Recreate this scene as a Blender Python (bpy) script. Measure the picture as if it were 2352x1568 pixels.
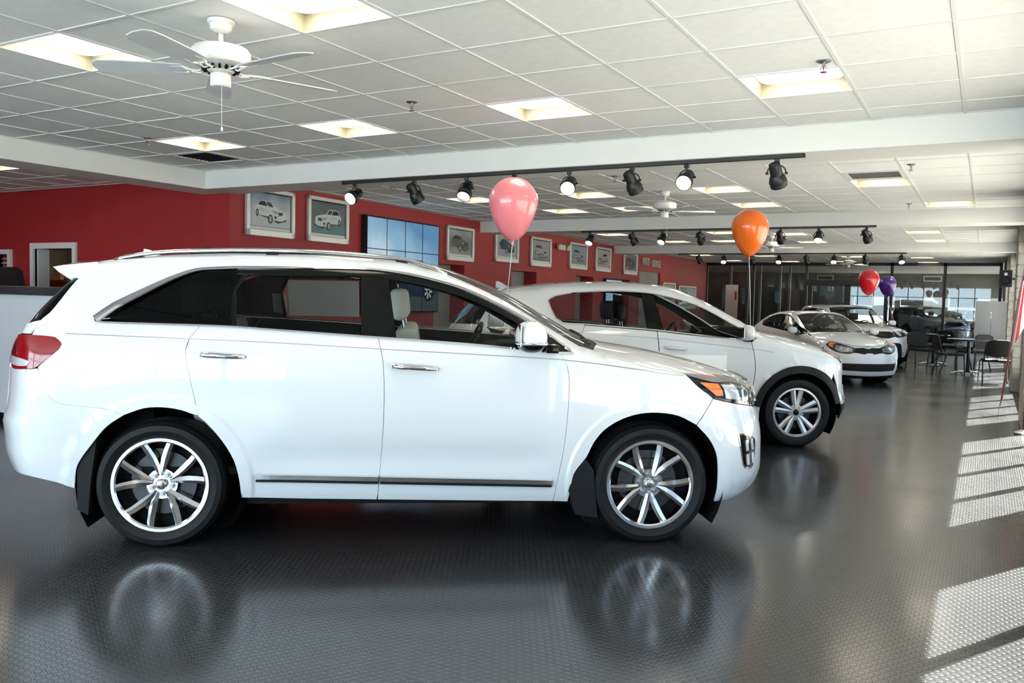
import bpy, bmesh, math, random
import numpy as np
from mathutils import Vector, Matrix
from mathutils.geometry import delaunay_2d_cdt
random.seed(7); rng = np.random.default_rng(7)
for _o in list(bpy.data.objects): bpy.data.objects.remove(_o, do_unlink=True)
SC = bpy.context.scene
COL = SC.collection

# ------------------------------------------------------------------ camera
F_PX, CAM_H = 1916.3, 1.449
YAW, PITCH, ROLL = 0.5156, -0.0559, -0.0230
def cam_rot(y, p, r):
    cy, sy, cp, sp, cr, sr = math.cos(y), math.sin(y), math.cos(p), math.sin(p), math.cos(r), math.sin(r)
    return (np.array([[cy,-sy,0],[sy,cy,0],[0,0,1]]) @ np.array([[1,0,0],[0,cp,-sp],[0,sp,cp]])
            @ np.array([[cr,0,sr],[0,1,0],[-sr,0,cr]]))
CR = cam_rot(YAW, PITCH, ROLL)
cam_d = bpy.data.cameras.new('camera'); cam = bpy.data.objects.new('camera', cam_d); COL.objects.link(cam)
cam_d.sensor_width = 36.0; cam_d.lens = F_PX / 2352 * 36.0; cam_d.clip_start = .05; cam_d.clip_end = 400
cam.matrix_world = Matrix(((CR[0,0],CR[0,2],-CR[0,1],0),(CR[1,0],CR[1,2],-CR[1,1],0),(CR[2,0],CR[2,2],-CR[2,1],CAM_H),(0,0,0,1)))
SC.camera = cam

# ------------------------------------------------------------------ world, sun, daylight at the windows, exposure
SC.view_settings.view_transform = 'Standard'; SC.view_settings.look = 'None'
SC.view_settings.exposure = 0.48; SC.view_settings.gamma = 1.0; SC.view_settings.use_curve_mapping = False
SC.cycles.use_denoising = True; SC.cycles.max_bounces = 6; SC.cycles.diffuse_bounces = 3; SC.cycles.glossy_bounces = 3
SC.cycles.use_adaptive_sampling = True; SC.cycles.adaptive_threshold = .06; SC.cycles.transparent_max_bounces = 18; SC.cycles.transmission_bounces = 4
SC.cycles.caustics_reflective = False; SC.cycles.caustics_refractive = False; SC.cycles.sample_clamp_indirect = 6.0
W = bpy.data.worlds.new('sky'); SC.world = W; W.use_nodes = True
bg = W.node_tree.nodes['Background']; bg.inputs[0].default_value = (.62,.78,1.0,1); bg.inputs[1].default_value = 1.6

SUN_AZ, SUN_EL = (.478,.878), math.radians(53.3)
sd = bpy.data.lights.new('sun','SUN'); sun = bpy.data.objects.new('sun', sd); COL.objects.link(sun)
sd.energy = 75.0; sd.angle = .009; sd.color = (1.0,.96,.90)
sv = Vector((-SUN_AZ[0]*math.cos(SUN_EL), -SUN_AZ[1]*math.cos(SUN_EL), -math.sin(SUN_EL)))
sun.rotation_euler = sv.to_track_quat('-Z','Y').to_euler()
XW = 0.52              # inner face of the glazed right-hand wall
BACK_Y = -3.6          # glazed wall behind the photographer
def day_light(name, loc, direction, sx, sy, power, col):
    d = bpy.data.lights.new(name,'AREA'); d.shape = 'RECTANGLE'; d.size = sx; d.size_y = sy; d.energy = power; d.color = col
    o = bpy.data.objects.new(name, d); COL.objects.link(o); o.location = loc
    o.rotation_euler = Vector(direction).to_track_quat('-Z','Z').to_euler(); return o
for wx in (-7.6,-4.4,-1.2):
    day_light('back_window_daylight', (wx, BACK_Y-.35, 1.45), (0,1,0), 2.9, 2.3, 165, (.70,.85,1.0))

# ------------------------------------------------------------------ helpers
def mat(name, col=(.8,.8,.8), rough=.5, metal=0., coat=0., emit=None, es=0., spec=None, coat_rough=.03, alpha=None):
    m = bpy.data.materials.new(name); m.use_nodes = True; b = m.node_tree.nodes['Principled BSDF']
    b.inputs['Base Color'].default_value = (*col,1); b.inputs['Roughness'].default_value = rough; b.inputs['Metallic'].default_value = metal
    b.inputs['Coat Weight'].default_value = coat; b.inputs['Coat Roughness'].default_value = coat_rough
    if spec is not None: b.inputs['Specular IOR Level'].default_value = spec
    if emit: b.inputs['Emission Color'].default_value = (*emit,1); b.inputs['Emission Strength'].default_value = es
    return m
def nodes(m): return m.node_tree.nodes, m.node_tree.links, m.node_tree.nodes['Principled BSDF']
def noise_mat(name, c0, c1, scale=8., rough=.6, bump=0., detail=4., metal=0., coat=0., bscale=None):
    m = mat(name, c0, rough, metal, coat); n, l, b = nodes(m)
    tc = n.new('ShaderNodeTexCoord'); t = n.new('ShaderNodeTexNoise'); t.inputs['Scale'].default_value = scale; t.inputs['Detail'].default_value = detail
    l.new(tc.outputs['Object'], t.inputs['Vector'])
    r = n.new('ShaderNodeValToRGB'); r.color_ramp.elements[0].position = .35; r.color_ramp.elements[1].position = .65
    r.color_ramp.elements[0].color = (*c0,1); r.color_ramp.elements[1].color = (*c1,1)
    l.new(t.outputs['Fac'], r.inputs['Fac']); l.new(r.outputs['Color'], b.inputs['Base Color'])
    if bump:
        t2 = n.new('ShaderNodeTexNoise'); t2.inputs['Scale'].default_value = bscale or scale*6; l.new(tc.outputs['Object'], t2.inputs['Vector'])
        bp = n.new('ShaderNodeBump'); bp.inputs['Strength'].default_value = bump; bp.inputs['Distance'].default_value = .01
        l.new(t2.outputs['Fac'], bp.inputs['Height']); l.new(bp.outputs['Normal'], b.inputs['Normal'])
    return m
def glass_mat(name, tint, ior=1.5, rough=.0):
    m = bpy.data.materials.new(name); m.use_nodes = True; n, l = m.node_tree.nodes, m.node_tree.links
    n.remove(n['Principled BSDF']); out = n['Material Output']
    t = n.new('ShaderNodeBsdfTransparent'); t.inputs[0].default_value = (*tint,1)
    g = n.new('ShaderNodeBsdfGlossy'); g.inputs['Roughness'].default_value = rough; g.inputs[0].default_value = (1,1,1,1)
    ge = n.new('ShaderNodeNewGeometry'); dt = n.new('ShaderNodeVectorMath'); dt.operation = 'DOT_PRODUCT'
    l.new(ge.outputs['Normal'], dt.inputs[0]); l.new(ge.outputs['Incoming'], dt.inputs[1])
    def mm(op, a, b=None):
        q = n.new('ShaderNodeMath'); q.operation = op
        for i, v in enumerate((a, b)):
            if v is None: continue
            if isinstance(v, (int, float)): q.inputs[i].default_value = v
            else: l.new(v, q.inputs[i])
        return q.outputs[0]
    f0 = ((ior-1)/(ior+1))**2; g5 = mm('POWER', mm('SUBTRACT', 1.0, mm('ABSOLUTE', dt.outputs['Value'])), 5.0)
    fac = mm('ADD', f0, mm('MULTIPLY', g5, 1-f0)); mx = n.new('ShaderNodeMixShader')
    l.new(fac, mx.inputs[0]); l.new(t.outputs[0], mx.inputs[1]); l.new(g.outputs[0], mx.inputs[2]); l.new(mx.outputs[0], out.inputs[0])
    return m
def emit_mat(name, col, s):
    m = bpy.data.materials.new(name); m.use_nodes = True; n, l = m.node_tree.nodes, m.node_tree.links
    n.remove(n['Principled BSDF']); e = n.new('ShaderNodeEmission'); e.inputs[0].default_value = (*col,1); e.inputs[1].default_value = s
    l.new(e.outputs[0], n['Material Output'].inputs[0]); return m

def J(*parts):
    V, F = [], []
    for v, f in parts:
        k = len(V); V += [tuple(p) for p in v]; F += [tuple(i+k for i in q) for q in f]
    return V, F
def box(x0,x1,y0,y1,z0,z1):
    V = [(x0,y0,z0),(x1,y0,z0),(x1,y1,z0),(x0,y1,z0),(x0,y0,z1),(x1,y0,z1),(x1,y1,z1),(x0,y1,z1)]
    return V, [(0,3,2,1),(4,5,6,7),(0,1,5,4),(1,2,6,5),(2,3,7,6),(3,0,4,7)]
def cbox(x0,x1,y0,y1,z0,z1,b=.01,seg=2):
    bm = bmesh.new(); vf = box(x0,x1,y0,y1,z0,z1); vs = [bm.verts.new(p) for p in vf[0]]
    for q in vf[1]: bm.faces.new([vs[i] for i in q])
    bmesh.ops.bevel(bm, geom=bm.edges[:], offset=b, segments=seg, profile=.6, affect='EDGES')
    bm.verts.index_update(); r = [tuple(v.co) for v in bm.verts], [tuple(v.index for v in f.verts) for f in bm.faces]; bm.free(); return r
def frame_of(d):
    d = np.array(d,float); d /= np.linalg.norm(d); a = np.array([0,0,1.]) if abs(d[2]) < .9 else np.array([1.,0,0])
    u = np.cross(a,d); u /= np.linalg.norm(u); return u, np.cross(d,u), d
def cyl(p0,p1,r0,r1=None,n=16,caps=True):
    r1 = r0 if r1 is None else r1; p0 = np.array(p0,float); p1 = np.array(p1,float); u,v,_ = frame_of(p1-p0); V = []; F = []
    for p,r in ((p0,r0),(p1,r1)):
        for i in range(n): a = 2*math.pi*i/n; V.append(tuple(p+r*(math.cos(a)*u+math.sin(a)*v)))
    for i in range(n): F.append((i,(i+1)%n,n+(i+1)%n,n+i))
    if caps: F += [tuple(range(n))[::-1], tuple(range(n,2*n))]
    return V,F
def tube(path,r,n=8,closed=False,caps=True):
    P = [np.array(p,float) for p in path]; m = len(P); R = r if hasattr(r,'__len__') else [r]*m; V=[]; F=[]; up=None
    for i,p in enumerate(P):
        a = P[(i-1)%m] if (closed or i>0) else p; b = P[(i+1)%m] if (closed or i<m-1) else p
        d = b-a; d = d/np.linalg.norm(d)
        if up is None: up,_,_ = frame_of(d)
        up = up-d*(up@d); up /= np.linalg.norm(up); w = np.cross(d,up)
        for k in range(n): t = 2*math.pi*k/n; V.append(tuple(p+R[i]*(math.cos(t)*up+math.sin(t)*w)))
    for i in range(m if closed else m-1):
        for k in range(n): a=i*n; b=((i+1)%m)*n; F.append((a+k,a+(k+1)%n,b+(k+1)%n,b+k))
    if caps and not closed: F += [tuple(range(n))[::-1], tuple(range((m-1)*n,m*n))]
    return V,F
def lathe(prof,n=32,closed=False,axis='z',a0=0.,a1=2*math.pi):
    full = abs(a1-a0-2*math.pi) < 1e-6; m = n if full else n+1; V=[]; F=[]; k=len(prof)
    for i in range(m):
        a = a0+(a1-a0)*i/n; c,s = math.cos(a), math.sin(a)
        for r,z in prof: V.append((r*c,r*s,z) if axis=='z' else (r*c,z,r*s))
    for i in range(n):
        j = (i+1)%m
        for q in range(k if closed else k-1):
            w = (q+1)%k; f = (i*k+q,j*k+q,j*k+w,i*k+w); F.append(f if axis=='z' else f[::-1])
    return V,F
def prism(poly,h0,h1,axis='z'):
    n=len(poly); mk={'z':lambda a,b,h:(a,b,h),'y':lambda a,b,h:(a,h,b),'x':lambda a,b,h:(h,a,b)}[axis]
    V=[mk(a,b,h0) for a,b in poly]+[mk(a,b,h1) for a,b in poly]
    return V,[tuple(range(n))[::-1],tuple(range(n,2*n))]+[(i,(i+1)%n,n+(i+1)%n,n+i) for i in range(n)]
def xf(vf,loc=(0,0,0),rot=None,sc=None):
    V=np.array(vf[0],float)
    if sc is not None: V=V*np.array(sc)
    if rot is not None: V=V@np.array(Matrix.Rotation(rot[0],3,rot[1])).T
    return [tuple(p) for p in V+np.array(loc)],vf[1]
def ellipsoid(c,r,n=16,m=10):
    V=[];F=[]
    for i in range(m+1):
        t=math.pi*i/m
        for k in range(n): a=2*math.pi*k/n; V.append((c[0]+r[0]*math.sin(t)*math.cos(a),c[1]+r[1]*math.sin(t)*math.sin(a),c[2]+r[2]*math.cos(t)))
    for i in range(m):
        for k in range(n): F.append((i*n+k,(i+1)*n+k,(i+1)*n+(k+1)%n,i*n+(k+1)%n))
    return V,F
def link(name, me, parent=None):
    o = bpy.data.objects.new(name, me); COL.objects.link(o)
    if parent is not None: o.parent = parent
    return o
def obj(name, vf, m, parent=None, smooth=False, angle=None, loc=None, rz=None):
    me = bpy.data.meshes.new(name); me.from_pydata(vf[0],[],vf[1]); me.validate()
    bm = bmesh.new(); bm.from_mesh(me); bmesh.ops.remove_doubles(bm, verts=bm.verts, dist=1e-6); bmesh.ops.recalc_face_normals(bm, faces=bm.faces); bm.to_mesh(me); bm.free()
    for mm in (m if isinstance(m,(list,tuple)) else [m]): me.materials.append(mm)
    if smooth:
        me.shade_smooth()
        if angle: me.set_sharp_from_angle(angle=math.radians(angle))
    o = link(name, me, parent)
    if loc is not None: o.location = loc
    if rz is not None: o.rotation_euler[2] = rz
    return o
def tag(o, label=None, cat=None, group=None, kind=None):
    if label: o['label']=label
    if cat: o['category']=cat
    if group: o['group']=group
    if kind: o['kind']=kind
    return o
def empty(name, loc=(0,0,0), rz=0., parent=None):
    o = bpy.data.objects.new(name, None); COL.objects.link(o); o.location=loc; o.rotation_euler[2]=rz; o.empty_display_size=.1
    if parent is not None: o.parent=parent
    return o
def copy_tree(o, parent=None):
    c=o.copy(); COL.objects.link(c); c.parent=parent
    for ch in o.children: copy_tree(ch,c)
    return c
def struct(o): o['kind']='structure'; return o
def inst(src, parent, loc, rz=0.):
    o=src.copy(); COL.objects.link(o); o.parent=parent; o.location=loc; o.rotation_euler=(0,0,rz); return o
def text_mesh(s, size, depth=.002, spacing=1.0):
    cu=bpy.data.curves.new('lettering','FONT'); cu.body=s; cu.size=size; cu.extrude=depth; cu.align_x='CENTER'; cu.align_y='CENTER'; cu.space_character=spacing
    o=bpy.data.objects.new('lettering',cu); COL.objects.link(o); dg=bpy.context.evaluated_depsgraph_get(); me=bpy.data.meshes.new_from_object(o.evaluated_get(dg))
    bpy.data.objects.remove(o,do_unlink=True); bpy.data.curves.remove(cu); return me
def text_obj(name,s,size,m,parent,matrix,depth=.002,spacing=1.0):
    me=text_mesh(s,size,depth,spacing); me.materials.clear(); me.materials.append(m); me.transform(matrix); return link(name,me,parent)

# ------------------------------------------------------------------ shared materials
M_WHITE = mat('white_paint',(.80,.825,.86),.35,0,1.0,coat_rough=.02)
M_TRIM = mat('black_cabin_trim',(.005,.005,.0055),.75,spec=.2)
M_CHROME = mat('chrome',(.80,.80,.82),.06,1.)
M_SATIN = mat('satin_metal',(.42,.42,.44),.32,1.)
M_RUBBER = noise_mat('tyre_rubber',(.005,.005,.0055),(.008,.008,.009),60,.5,.25)
M_GLOSSBLK = mat('gloss_black',(.003,.003,.0035),.14,0,.15,spec=.22)
M_BLKPLASTIC = noise_mat('black_plastic',(.007,.007,.008),(.011,.011,.012),120,.6,.15)
M_PRIVACY = glass_mat('privacy_glass',(.012,.013,.013),1.3)
M_TINT = glass_mat('tinted_glass',(.74,.77,.76),1.3)
M_REARTINT = glass_mat('rear_tinted_glass',(.72,.74,.74),1.3)
M_CLEARG = glass_mat('windscreen_glass',(.62,.68,.65),1.4)
M_LENS = glass_mat('clear_lens',(.93,.95,.97),1.35)
M_REDLENS = mat('red_lens',(.30,.004,.007),.12,0,.7)
M_AMBER = mat('amber_lens',(.95,.24,.03),.15,0,1.)
M_LAMPWHITE = mat('lamp_white',(.85,.86,.9),.12,.3,1.)
M_LEATHER = noise_mat('pale_leather',(.66,.64,.58),(.72,.70,.64),30,.5,.1)
M_DISC = mat('brake_disc',(.07,.07,.075),.45,.9)
M_RIM = mat('polished_rim',(.66,.66,.68),.12,1.)
M_ALLOY = mat('silver_alloy',(.62,.63,.65),.28,.9)
M_DARKALLOY = mat('dark_barrel',(.05,.05,.055),.35,.8)
M_MIRROR = mat('mirror_glass',(.8,.82,.85),.02,1.)
for _m in (M_RUBBER,M_BLKPLASTIC): _m.node_tree.nodes['Principled BSDF'].inputs['Specular IOR Level'].default_value=.28
M_DEEPRED = mat('deep_red_lens',(.10,.002,.004),.1,0,.8)

# ------------------------------------------------------------------ car body surfaces: every panel is cut from one closed body shape
def pchip(xs,ys):
    xs=np.array(xs,float);ys=np.array(ys,float);hh=np.diff(xs);d=np.diff(ys)/hh;m=np.zeros_like(xs)
    for i in range(1,len(xs)-1):
        if d[i-1]*d[i]>0:
            w1=2*hh[i]+hh[i-1];w2=hh[i]+2*hh[i-1];m[i]=(w1+w2)/(w1/d[i-1]+w2/d[i])
    m[0]=d[0];m[-1]=d[-1]
    def fn(x):
        x=np.asarray(x,float);i=np.clip(np.searchsorted(xs,x)-1,0,len(xs)-2);t=(x-xs[i])/hh[i]
        lo=t<0;hi=t>1;tc=np.clip(t,0,1)
        v=ys[i]*(1+2*tc)*(1-tc)**2+hh[i]*m[i]*tc*(1-tc)**2+ys[i+1]*tc**2*(3-2*tc)+hh[i]*m[i+1]*tc**2*(tc-1)
        return np.where(lo,ys[0]+m[0]*(x-xs[0]),np.where(hi,ys[-1]+m[-1]*(x-xs[-1]),v))
    return fn
def smax(a,b,k):
    return np.maximum(a,b)+np.maximum(k-np.abs(a-b),0)**2/(4*k)
def sst(x,a,b):
    t=np.clip((x-a)/(b-a),0,1);return t*t*(3-2*t)
class Body:
    def __init__(s,**k):
        s.__dict__.update(k)
        s.fz=pchip(*s.zt);s.fw=pchip(*s.W);s.ff=pchip(*s.xf);s.fr=pchip(*s.xr)
    def G(s,x,y,z):
        a=np.abs(y);w=s.fw(z)
        w=w-s.tap*np.maximum(0,.2-x)**2*sst(z,.8,1.5)
        for ax in s.axles:
            r=np.hypot(x-ax,z-s.hub);w=w+s.flare*sst(-r,-s.ar0-.085,-s.ar0-.062)*sst(z,.2,.34)
        if s.dent: w=w-s.dent*np.exp(-((z-.50)/.09)**2)*sst(x,.42,.75)*sst(-x,-s.axles[1]+.5,-s.axles[1]+.75)
        side=a-w
        xe=x+s.cw*a*a*sst(x,.6,1.3)-s.cb*a*a*sst(-x,0,.5)
        e=.01;zz=s.fz(xe);sl=(s.fz(xe+e)-s.fz(xe-e))/(2*e)
        top=(z-zz+s.crown*(a/.7)**2)/np.sqrt(1+sl*sl)
        g=smax(side,top,s.k)
        g=smax(g,x-(s.ff(z)-s.af*(a/.93)**s.pf),s.kf)
        return smax(g,(s.fr(z)+s.ar*(a/.93)**s.pr)-x,s.kr)
    def cast(s,B,D,t0,t1,n=48):
        # last inside point along the ray B+tD between t0 (inside) and t1 (outside)
        B=np.asarray(B,float);D=np.asarray(D,float)
        lo=np.full(len(B),float(t0));hi=np.full(len(B),float(t1))
        for _ in range(n):
            m=(lo+hi)/2;P=B+D*m[:,None];i=s.G(P[:,0],P[:,1],P[:,2])<0
            lo=np.where(i,m,lo);hi=np.where(i,hi,m)
        return B+D*((lo+hi)/2)[:,None]
    def normal(s,P):
        e=.004;N=np.zeros_like(P)
        for j in range(3):
            d=np.zeros(3);d[j]=e;A=P+d;C=P-d
            N[:,j]=s.G(A[:,0],A[:,1],A[:,2])-s.G(C[:,0],C[:,1],C[:,2])
        return N/np.maximum(np.linalg.norm(N,axis=1,keepdims=True),1e-9)
SUV=dict(
 zt=([-1.12,-1.02,-.80,-.585,-.44,-.25,0,.4,.8,1.1,1.35,1.5,1.72,2.0,2.29,2.5,2.62,2.9,3.2,3.45,3.62,3.75,3.85],
     [.98,1.10,1.34,1.555,1.615,1.64,1.662,1.68,1.682,1.672,1.662,1.637,1.568,1.45,1.294,1.185,1.152,1.11,1.05,.985,.925,.86,.78]),
 W=([.1,.2,.3,.45,.6,.8,.95,1.05,1.15,1.22,1.3,1.4,1.5,1.58,1.66,1.75],[.80,.865,.905,.925,.935,.945,.946,.942,.925,.90,.866,.818,.772,.738,.698,.65]),
 xf=([.15,.22,.30,.4,.55,.7,.82,.93,1.05],[3.42,3.58,3.67,3.70,3.698,3.675,3.64,3.65,3.6]),
 xr=([.2,.3,.4,.46,.52,.6,.68,.72,.85,1.0,1.1,1.2,1.3],[-.80,-.92,-.99,-1.015,-1.03,-1.035,-1.045,-1.03,-1.012,-1.0,-.985,-.96,-.93]),
 af=.40,pf=2.6,ar=.30,pr=3.,crown=.035,cw=.22,cb=.14,k=.09,kf=.10,kr=.08,tap=.05,flare=.010,hub=.35,ar0=.43,axles=(0,2.78),dent=.016)
SUV2=dict(
 zt=([-.95,-.85,-.62,-.42,-.25,0,.4,.8,1.05,1.3,1.5,1.75,2.0,2.3,2.45,2.7,3.0,3.25,3.4,3.5],
     [.95,1.06,1.31,1.475,1.52,1.555,1.595,1.611,1.613,1.602,1.58,1.50,1.388,1.235,1.152,1.10,1.025,.94,.86,.78]),
 W=([.1,.2,.3,.45,.6,.8,.95,1.05,1.15,1.22,1.3,1.4,1.5,1.58,1.66],[.82,.875,.905,.92,.925,.93,.927,.91,.88,.85,.815,.772,.725,.69,.65]),
 xf=([.15,.22,.30,.4,.55,.7,.82,.93,1.05],[3.26,3.35,3.40,3.43,3.40,3.39,3.40,3.42,3.4]),
 xr=([.2,.3,.46,.6,.72,.85,1.0,1.1,1.3],[-.68,-.78,-.86,-.88,-.87,-.86,-.85,-.83,-.78]),
 af=.40,pf=2.5,ar=.30,pr=3.,crown=.035,cw=.22,cb=.14,k=.09,kf=.12,kr=.10,tap=.05,flare=.012,hub=.35,ar0=.40,axles=(0,2.67),dent=.014)
HATCH=dict(
 zt=([-.85,-.72,-.45,-.1,.3,.7,1.05,1.25,1.5,1.75,2.0,2.2,2.5,2.9,3.15,3.28,3.36],
     [.86,1.0,1.16,1.32,1.415,1.45,1.45,1.43,1.345,1.23,1.115,1.02,.985,.925,.86,.80,.72]),
 W=([.1,.18,.28,.45,.6,.75,.88,.98,1.06,1.14,1.25,1.36,1.45],[.76,.80,.83,.85,.86,.862,.85,.825,.785,.74,.67,.60,.54]),
 xf=([.12,.18,.26,.36,.48,.6,.72,.82],[3.30,3.38,3.42,3.44,3.43,3.41,3.38,3.36]),
 xr=([.2,.3,.46,.6,.8,1.0],[-.70,-.78,-.84,-.85,-.82,-.78]),
 af=.46,pf=2.3,ar=.30,pr=3.,crown=.04,cw=.24,cb=.14,k=.08,kf=.11,kr=.10,tap=.05,flare=.010,hub=.31,ar0=.37,axles=(0,2.57),dent=.012)
BOXY=dict(
 zt=([-.78,-.68,-.6,-.4,0,.6,1.0,1.25,1.5,1.8,2.02,2.25,2.6,2.95,3.12,3.22],
     [1.0,1.25,1.5,1.575,1.60,1.61,1.60,1.575,1.47,1.28,1.115,1.08,1.05,1.0,.94,.82]),
 W=([.1,.18,.28,.45,.6,.8,.95,1.05,1.15,1.25,1.4,1.5,1.6],[.80,.85,.875,.89,.90,.90,.895,.875,.84,.80,.73,.69,.65]),
 xf=([.12,.18,.26,.36,.5,.65,.8,.92,1.0],[3.18,3.25,3.28,3.30,3.30,3.29,3.27,3.25,3.22]),
 xr=([.2,.3,.46,.6,.8,1.0],[-.66,-.72,-.76,-.77,-.76,-.75]),
 af=.34,pf=2.8,ar=.24,pr=3.4,crown=.03,cw=.16,cb=.10,k=.07,kf=.10,kr=.09,tap=.03,flare=.012,hub=.33,ar0=.39,axles=(0,2.57),dent=.012)
def spline(pts, res):
    P=[np.array(p,float) for p in pts]
    if len(P)==2:
        n=max(1,int(np.linalg.norm(P[1]-P[0])/res+.5)); return [P[0]+(P[1]-P[0])*i/n for i in range(n+1)]
    out=[P[0]]
    for i in range(len(P)-1):
        p0=P[i-1] if i else 2*P[0]-P[1]; p1=P[i]; p2=P[i+1]; p3=P[i+2] if i+2<len(P) else 2*P[-1]-P[-2]
        d=np.linalg.norm(p2-p1)
        if d<1e-6: continue
        l1=max(np.linalg.norm(p1-p0),1e-6); l3=max(np.linalg.norm(p3-p2),1e-6)
        m1=(p2-p1)/2*1.0+(p1-p0)/2*min(1,d/l1); m2=(p2-p1)/2+(p3-p2)/2*min(1,d/l3)
        n=max(1,int(d/res+.5))
        for k in range(1,n+1):
            t=k/n; out.append(p1*(1+2*t)*(1-t)**2+m1*t*(1-t)**2+p2*t*t*(3-2*t)+m2*t*t*(t-1))
    return out
def outline(segs,res):
    o=[]
    for s in segs:
        for p in spline(s,res):
            if not o or np.linalg.norm(p-o[-1])>res*.15: o.append(p)
    if np.linalg.norm(o[0]-o[-1])<res*.15: o.pop()
    return np.array(o)
def inside(pts,poly):
    x,y=pts[:,0],pts[:,1]; r=np.zeros(len(pts),bool); n=len(poly)
    for i in range(n):
        x0,y0=poly[i-1]; x1,y1=poly[i]; c=(y0>y)!=(y1>y)
        with np.errstate(divide='ignore',invalid='ignore'): r^=c&(x<(x1-x0)*(y-y0)/(y1-y0)+x0)
    return r
def edge_dist(pts,poly):
    d=np.full(len(pts),9.)
    for i in range(len(poly)):
        a=poly[i-1]; b=poly[i]; ab=b-a; L=ab@ab
        if L<1e-12: continue
        t=np.clip(((pts-a)@ab)/L,0,1); d=np.minimum(d,np.linalg.norm(pts-a-t[:,None]*ab,axis=1))
    return d
def fill(poly,res,extra=None):
    lo,hi=poly.min(0),poly.max(0); gx=np.arange(lo[0]+res/2,hi[0],res); gy=np.arange(lo[1]+res/2,hi[1],res)
    pts=np.array([(a+(.5*res if k%2 else 0),b) for k,b in enumerate(gy) for a in gx]) if len(gx) and len(gy) else np.zeros((0,2))
    if len(pts): pts=pts[inside(pts,poly)]
    if len(pts): pts=pts[edge_dist(pts,poly)>res*.45]
    if extra is not None and len(extra):
        extra=extra[inside(extra,poly)]; extra=extra[edge_dist(extra,poly)>.004] if len(extra) else extra
        if len(extra) and len(pts):
            dm=np.min(np.linalg.norm(pts[:,None,:]-extra[None,:,:],axis=2),axis=1); pts=pts[dm>res*.45]
        if len(extra): pts=np.vstack([pts,extra])
    n=len(poly); V=[Vector(p) for p in poly]+[Vector(p) for p in pts]
    r=delaunay_2d_cdt(V,[(i,(i+1)%n) for i in range(n)],[],1,1e-7)
    v=np.array([(p.x,p.y) for p in r[0]]); f=[tuple(q) for q in r[2]]
    c=np.array([v[list(q)].mean(0) for q in f]); ok=inside(c,poly)
    return v,[q for q,k in zip(f,ok) if k]
class Warp:
    def __init__(s,x=None,y=1.,z=None):
        idt=([0,1],[0,1]); s.fx=pchip(*(x or idt)); s.fz=pchip(*(z or idt)); s.sy=y
    def __call__(s,P): return np.c_[s.fx(P[:,0]),P[:,1]*s.sy,s.fz(P[:,2])]
    def nrm(s,P,N):
        e=.002; jx=(s.fx(P[:,0]+e)-s.fx(P[:,0]-e))/(2*e); jz=(s.fz(P[:,2]+e)-s.fz(P[:,2]-e))/(2*e)
        M=np.c_[N[:,0]/jx,N[:,1]/s.sy,N[:,2]/jz]; return M/np.linalg.norm(M,axis=1,keepdims=True)
IDENT=Warp()
AX_F,AX_R=2.9,-.2
def lift(body,ab,mode):
    a,b=ab[:,0],ab[:,1]; o=np.zeros(len(ab))
    if mode=='side': return body.cast(np.c_[a,o,b],np.tile([0,-1.,0],(len(ab),1)),0,1.4)
    if mode=='top': return body.cast(np.c_[a,b,o+.75],np.tile([0,0,1.],(len(ab),1)),0,1.3)
    if mode=='front': return body.cast(np.c_[o+AX_F,o,b],np.c_[np.cos(a),np.sin(a),o],0,1.6)
    if mode=='rear': return body.cast(np.c_[o+AX_R,o,b],np.c_[-np.cos(a),np.sin(a),o],0,1.6)
def to_dom(P,mode):
    x,y,z=P
    if mode=='side': return (x,z)
    if mode=='top': return (x,y)
    if mode=='front': return (math.atan2(y,x-AX_F),z)
    return (math.atan2(y,AX_R-x),z)
def make_panel(name,P,N,f,m_out,m_in,parent,thick,warp):
    n=len(P); Q=P-N*thick
    PW=warp(P); QW=warp(Q); NW=warp.nrm(P,N)
    F=[]; 
    for q in f:
        a,b,c=(PW[i] for i in q[:3]); nn=np.cross(b-a,c-a)
        F.append(q if nn@NW[q[0]]>=0 else q[::-1])
    cnt={}
    for q in F:
        for i in range(len(q)): e=(q[i],q[(i+1)%len(q)]); cnt[tuple(sorted(e))]=cnt.get(tuple(sorted(e)),[])+[e]
    faces=list(F); mi=[0]*len(F)
    if thick:
        faces+=[tuple(i+n for i in q[::-1]) for q in F]; mi+=[1]*len(F)
        for k,v in cnt.items():
            if len(v)==1: a,b=v[0]; faces.append((b,a,a+n,b+n)); mi.append(0)
    V=np.vstack([PW,QW]) if thick else PW
    me=bpy.data.meshes.new(name); me.from_pydata([tuple(p) for p in V],[],faces)
    me.materials.append(m_out); me.materials.append(m_in or m_out)
    me.polygons.foreach_set('material_index',mi); me.shade_smooth()
    L=[]
    for k,p in enumerate(me.polygons):
        for vi in p.vertices: L.append(tuple(NW[vi]) if k<len(F) else ((-NW[vi-n][0],-NW[vi-n][1],-NW[vi-n][2]) if k<2*len(F) else (0,0,0)))
    me.normals_split_custom_set(L); return link(name,me,parent)
def panel(body,name,segs,mode,m_out,parent,res=.05,off=0.,thick=.016,m_in=None,warp=IDENT,both=True,bulge=None,extra=None):
    """cut a panel out of the body surface; 'both' also makes its mirror twin"""
    poly=outline(segs,res); v,f=fill(poly,res,extra); P=lift(body,v,mode); N=body.normal(P)
    if bulge is not None: P=P+N*bulge(v,edge_dist(v,poly))[:,None]
    if off: P=P+N*off
    r=[make_panel(name,P,N,f,m_out,m_in or M_TRIM,parent,thick,warp)]
    if both:
        r.append(make_panel(name,P*[1,-1,1],N*[1,-1,1],f,m_out,m_in or M_TRIM,parent,thick,warp))
    return r
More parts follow.
